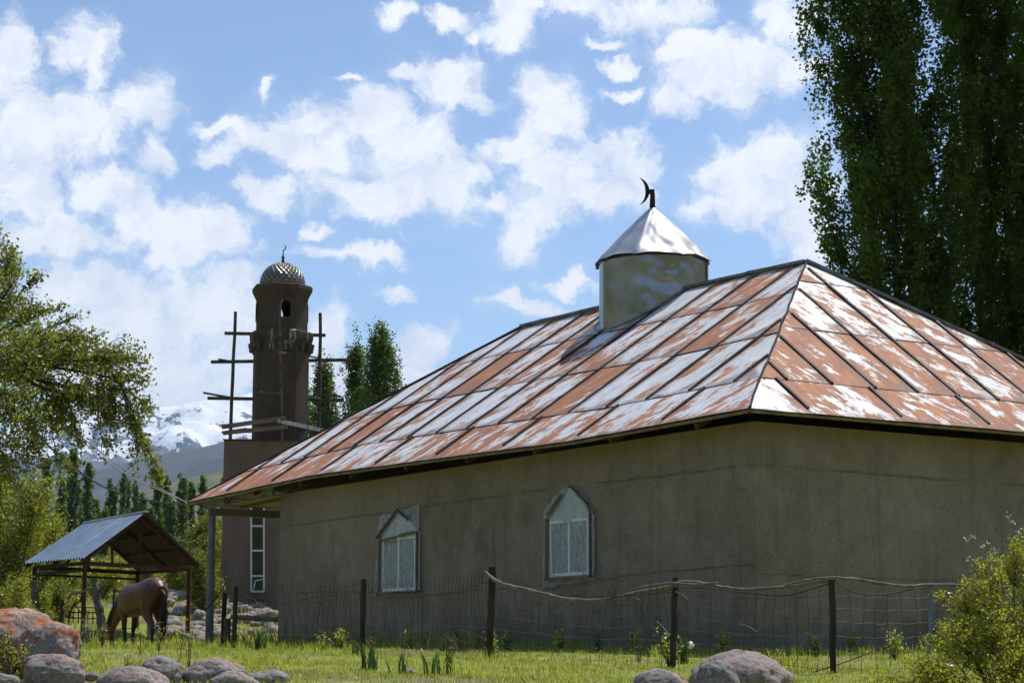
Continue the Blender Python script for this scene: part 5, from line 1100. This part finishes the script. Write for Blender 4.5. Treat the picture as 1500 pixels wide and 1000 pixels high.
    strands('tail', None, tailf, 60, .012)
    neck = [(.52, 1.36), (.70, 1.27), (.88, 1.14), (1.05, .98), (1.2, .80), (1.28, .66)]
    def manef(t):
        i = t * 4.99; k = int(i); f = i - k; x = neck[k][0] * (1 - f) + neck[k + 1][0] * f; z = neck[k][1] * (1 - f) + neck[k + 1][1] * f; s = 1; L = random.uniform(.14, .26)
        return [(x - .02, 0, z - .01), (x - .0, s * .07, z - .02), (x - .03, s * .115, z - L * .6), (x - .06, s * .12, z - L)]
    strands('mane', None, manef, 70, .012)
    for s in (-1, 1):
        ey = MB(); c = Vector((1.315, s * .087, .42)); ey.lathe([(.001, -.02), (.014, -.014), (.02, 0), (.014, .014), (.001, .02)], c, 10); ey.build('eye', M['glass_dark'], e, smooth=True)
    hal = MB(); hal.tube([(1.24 + .0, .09 * math.cos(t), .22 + .11 * math.sin(t) * .2) if False else Vector((1.235, 0, .2)) + Vector((.10 * math.sin(t), .072 * math.cos(t), .03 * math.sin(t))) for t in np.linspace(0, 6.28, 17)], .008, 5, cap=False); hal.build('halter', M['wood_batten'], e)
    e.scale = (.97, .97, .97); return e
horse()
# ------------------------------------------------------------------ gnarled posts and scrap by the shed
def gnarl(px0, py0, px1, py1, Y, r, label, mat='wood_dark', name='tree_stump', cat='stump', stub=True):
    p, q = at(px0, py0, Y), at(px1, py1, Y); p.z -= .15; e = MB(); n_ = 12; pts = [p.lerp(q, i / n_) + Vector((.03 * noise.noise(Vector((i * .5, px0, 0))), .03 * noise.noise(Vector((i * .5, px0, 5))), 0)) - p for i in range(n_ + 1)]
    e.tube(pts, [r * (1.2 - .35 * i / n_) * (1 + .18 * noise.noise(Vector((i * .9, px0, 1)))) for i in range(n_ + 1)], 9, jit=.12)
    o = e.build(name, M[mat]); o.location = p; tag(o, label, cat)
    if stub:
        s = MB(); c = pts[9]; s.tube([c, c + Vector((.12, -.03, .05)), c + Vector((.22, -.04, .14))], [.045, .035, .02], 6); s.build('branch_stub', M[mat], o)
    return o
simple('wood_gnarl', (.06, .055, .05), (.17, .155, .14), 7, .9, 0, .8, .02, (1, 1, .2))
gnarl(150, 912, 138, 846, 41.6, .085, 'leaning gnarled grey trunk post beside the horse', 'wood_gnarl', 'trunk_post', 'post')
gnarl(53, 905, 50, 850, 43.9, .09, 'rough dark trunk tied to the far left shed post', 'wood_dark', 'trunk_post', 'post')
gnarl(89, 910, 92, 878, 42.3, .04, 'thin dark stake left of the scrap frame', 'wood_post', 'stake', 'stake', False)
fr0 = at(118, 912, 41.9); fe = empty('scrap_frame', tuple(fr0), 0, 'rusty bent bedstead frame of thin rods left of the leaning post', 'frame')
def fr_t(pts, r, name='rod', mat='dark_iron'):
    mb = MB(); mb.tube([at(x, y, Y) - fr0 for x, y, Y in pts], r, 6); mb.build(name, M[mat], fe)
fr_t([(100, 878, 42), (104, 868, 41.9), (120, 867, 41.8), (128, 862, 41.7), (140, 861, 41.6)], .022, 'rail', 'wood_gnarl')
fr_t([(101, 908, 42), (104, 894, 41.9), (110, 884, 41.8), (118, 880, 41.7), (120, 868, 41.7)], .018); fr_t([(101, 896, 42), (152, 897, 41.6)], .016); fr_t([(98, 904, 42), (155, 906, 41.6)], .016)
for x in (101, 108, 115, 122, 129, 136, 143, 152): fr_t([(x, 893, 41.9), (x + random.uniform(-1, 1), 912, 41.9)], .012)
fr_t([(108, 882, 42), (118, 896, 42)], .012); fr_t([(112, 876, 42), (104, 892, 42)], .012); fr_t([(124, 872, 41.8), (126, 900, 41.8)], .014); fr_t([(100, 888, 42), (150, 890, 41.7)], .012)
fr2 = at(172, 905, 43); f2 = empty('gate_frame', tuple(fr2), 0, 'dark metal gate frame with slanting bar behind the horse neck', 'gate')
for pts in ([(165, 895, 43), (168, 862, 43)], [(168, 862, 43), (176, 868, 43)], [(176, 895, 43), (177, 864, 43)], [(165, 893, 43), (177, 866, 43)]):
    mb = MB(); mb.tube([at(x, y, Y) - fr2 for x, y, Y in pts], .02, 6); mb.build('bar', M['dark_iron'], f2)
pl_ = at(225, 905, 44.5); mb = MB(); mb.lathe([(.09, 0), (.13, .02), (.14, .3), (.15, .32), (.15, .35), (.12, .35), (.11, .05)], (0, 0, 0), 18); o = mb.build('bucket', M['pale_post'], smooth=True); o.location = (pl_.x, pl_.y, gz(pl_.x, pl_.y)); tag(o, 'pale blue bucket glimpsed behind the horse legs', 'bucket')
st = MB(); a_, b_ = at(241, 950, 37), at(255, 925, 37); st.tube([Vector((0, 0, 0)), (b_ - a_) * .5 + Vector((.01, 0, .01)), b_ - a_], .014, 6); o = st.build('stick', M['wood_branch']); o.location = a_; tag(o, 'pale bare stick leaning in the grass behind the horse', 'stick')
st = MB(); a_, b_ = at(300, 895, 37.5), at(334, 848, 37.5); st.tube([Vector((0, 0, 0)), (b_ - a_) * .5 + Vector((.03, 0, -.01)), b_ - a_], [.014, .011, .006], 6); o = st.build('stick', M['wood_post']); o.location = a_; tag(o, 'thin dark twig slanting across the porch post', 'stick')
# ------------------------------------------------------------------ weeds
def iris(px, py, Y, n_, h, label, group='iris clumps in the grass'):
    p = at(px, py, Y); p.z = gz(p.x, Y); V = []; A_ = []
    for k in range(n_):
        a = random.uniform(0, 6.28); r = random.uniform(0, .10); x, y = r * math.cos(a), r * math.sin(a); hh = h * random.uniform(.6, 1.15); ln = hh * random.uniform(.05, .4); la = random.uniform(0, 6.28); w_ = .013
        cx_, cy_ = math.cos(la) * ln, math.sin(la) * ln; t_ = random.uniform(0, 3.14); ux, uy = math.cos(t_) * w_, math.sin(t_) * w_; vv = random.random()
        for (z0_, z1_, q0, q1) in ((0, .5, .9, 1.0), (.5, .85, 1.0, .6), (.85, 1.0, .6, .05)):
            l0, l1 = z0_ ** 2, z1_ ** 2
            V += [(x + cx_ * l0 - ux * q0, y + cy_ * l0 - uy * q0, hh * z0_), (x + cx_ * l0 + ux * q0, y + cy_ * l0 + uy * q0, hh * z0_), (x + cx_ * l1 + ux * q1, y + cy_ * l1 + uy * q1, hh * z1_), (x + cx_ * l1 - ux * q1, y + cy_ * l1 - uy * q1, hh * z1_)]; A_ += [vv] * 4
    o = np_mesh('iris_plant', np.array(V), 4, M['leaf_iris'], None, {'v': A_}); o.location = p; tag(o, label, 'plant', group)
iris(380, 958, 29, 26, .40, 'tall dark iris clump near the porch fence post'); iris(541, 985, 21, 20, .26, 'iris clump below the second fence post'); iris(583, 988, 19.8, 9, .24, 'small iris clump left of the small pale stone')
iris(655, 990, 19.5, 12, .30, 'iris clump with widely spread blades right of the pale stone'); iris(632, 992, 19.2, 7, .27, 'sparse iris clump close to the pale stone'); iris(1000, 965, 22.5, 14, .3, 'iris blades beside the fence post behind the boulders'); iris(525, 965, 26, 10, .25, 'iris tuft at the foot of the second fence post')
def weed(px, py, Y, h, n_, mat, label, lsize=.03, name='weed_plant', group='weeds in the meadow', bark='bark', sp=.35, lpt=10):
    p = at(px, py, Y); p.z = gz(p.x, Y) - .02; mb = MB(); C = []
    for k in range(n_):
        a = random.uniform(0, 6.28); e_ = Vector((math.cos(a) * h * sp * random.random(), math.sin(a) * h * sp * random.random(), h * random.uniform(.55, 1.1))); md_ = e_ * .5 + Vector((random.gauss(0, .02), random.gauss(0, .02), .02)); mb.tube([(0, 0, 0), md_, e_], [.004, .003, .0015], 4)
        for j in range(lpt): t = random.uniform(.25, 1); q = Vector((0, 0, 0)).lerp(md_, t * 2) if t < .5 else md_.lerp(e_, t * 2 - 1); C.append(np.array(q) + rng.normal(size=3) * lsize * .6)
    e = empty(name, tuple(p), 0, label, 'plant', group); mb.build('stem', M[bark], e); leaf_obj(np.array(C), rng.uniform(0, 1, len(C)), lsize, M[mat], e, .45, 0, 'leaves')
weed(125, 952, 33, .55, 26, 'leaf_dry', 'silvery grey weed beside the horse head', .05, lpt=9); weed(150, 950, 32, .4, 16, 'leaf_olive', 'green weed just under the horse muzzle', .05)
weed(232, 968, 27, .5, 8, 'leaf_shrub', 'sparse leafy weed right below the horse tail', .035, lpt=6); weed(205, 968, 26, .45, 6, 'leaf_shrub', 'sparse leafy weed below the horse belly', .03, lpt=5); weed(277, 985, 20, .75, 4, 'leaf_shrub', 'tall thin stalk in front of the rubble', .028, lpt=7, sp=.12)
weed(262, 975, 22, .4, 5, 'leaf_shrub', 'slender green weed left of the tall stalk', .028, lpt=6); weed(12, 985, 17.5, .5, 22, 'leaf_shrub', 'leafy yellow-green weed over the lower left boulders', .03, lpt=14); weed(35, 975, 18, .35, 18, 'leaf_shrub', 'leafy weed between the lichened and spotted boulders', .03, lpt=12)
weed(190, 985, 18.5, .25, 12, 'leaf_grass', 'short weed between the left boulders', .03); weed(545, 958, 27, .34, 10, 'leaf_dry', 'dry feathery twig plant near the second fence post', .025, bark='wood_branch', lpt=5); weed(662, 960, 25.5, .28, 12, 'leaf_dry', 'dry pale tuft left of the third fence post', .025, bark='wood_branch', lpt=5)
weed(935, 955, 23, .42, 7, 'leaf_dry', 'dry hanging stems by the fence left of the boulders', .02, bark='wood_branch', lpt=3, sp=.2); weed(1195, 948, 25.2, .35, 14, 'leaf_iris', 'dark green nettle against the wall by the tall fence post', .05); weed(875, 950, 26.5, .32, 12, 'leaf_iris', 'dark green nettle against the wall below the pointed window', .05); weed(742, 950, 28, .3, 12, 'leaf_iris', 'dark green nettle against the wall right of the third fence post', .05)
weed(470, 958, 28, .3, 10, 'leaf_grass', 'leafy green weed left of the second fence post', .045); weed(1140, 985, 18, .30, 16, 'leaf_shrub', 'small leafy weed growing beside the big sloping boulder', .022); weed(1385, 958, 25, .35, 12, 'leaf_iris', 'dark weed against the wall behind the shrub', .05); weed(980, 968, 21.8, .40, 22, 'leaf_grass', 'thick grassy weed round the fourth fence post', .05); weed(720, 962, 25, .30, 18, 'leaf_grass', 'thick grassy weed round the third fence post', .05)
weed(500, 945, 31, 0.32, 18, 'leaf_grass', 'leafy tuft at the wall foot left of the boarded window', .055)
weed(600, 945, 30.5, 0.3, 18, 'leaf_grass', 'leafy tuft at the wall foot below the boarded window', .055)
weed(660, 947, 29.5, 0.26, 18, 'leaf_grass', 'low leafy tuft at the wall foot right of the boarded window', .055)
weed(820, 948, 27.5, 0.3, 18, 'leaf_grass', 'leafy tuft at the wall foot below the pointed window', .055)
weed(930, 950, 26.8, 0.34, 18, 'leaf_grass', 'rank grass tuft by the wall between the third and fourth fence posts', .055)
weed(1060, 950, 25.8, 0.3, 18, 'leaf_grass', 'rank grass tuft below the plaster corner of the house', .055)
weed(1250, 950, 27, 0.3, 18, 'leaf_grass', 'rank grass tuft by the right wall past the tall fence post', .055)
weed(1310, 955, 24, 0.36, 18, 'leaf_grass', 'rank grass tuft between the tall fence post and the shrub', .055)
bg_ = rock_obj('plastic_bag', tuple(at(1010, 944, 23.5)), (.05, .05, .04), 'white_plastic', 9, 3, .3, 'crumpled white plastic scrap in the grass by the wall', cat='litter')
# ------------------------------------------------------------------ haze
mb = MB(); mb.v = [(x, y, z) for z in (-3, 1120) for x, y in ((-9000, -3300), (9000, -3300), (9000, 9000), (-9000, 9000))]
mb.f = [(3, 2, 1, 0), (4, 5, 6, 7), (0, 1, 5, 4), (1, 2, 6, 5), (2, 3, 7, 6), (3, 0, 4, 7)]
hz_ = tag(mb.build('haze'), kind='stuff'); m = bpy.data.materials.new('haze_air'); m.use_nodes = True; m.node_tree.nodes.clear()
vo = m.node_tree.nodes.new('ShaderNodeVolumePrincipled'); vo.inputs['Color'].default_value = (.50, .72, 1, 1); vo.inputs['Density'].default_value = 6.5e-5
mo = m.node_tree.nodes.new('ShaderNodeOutputMaterial'); m.node_tree.links.new(vo.outputs[0], mo.inputs['Volume']); hz_.data.materials.append(m)
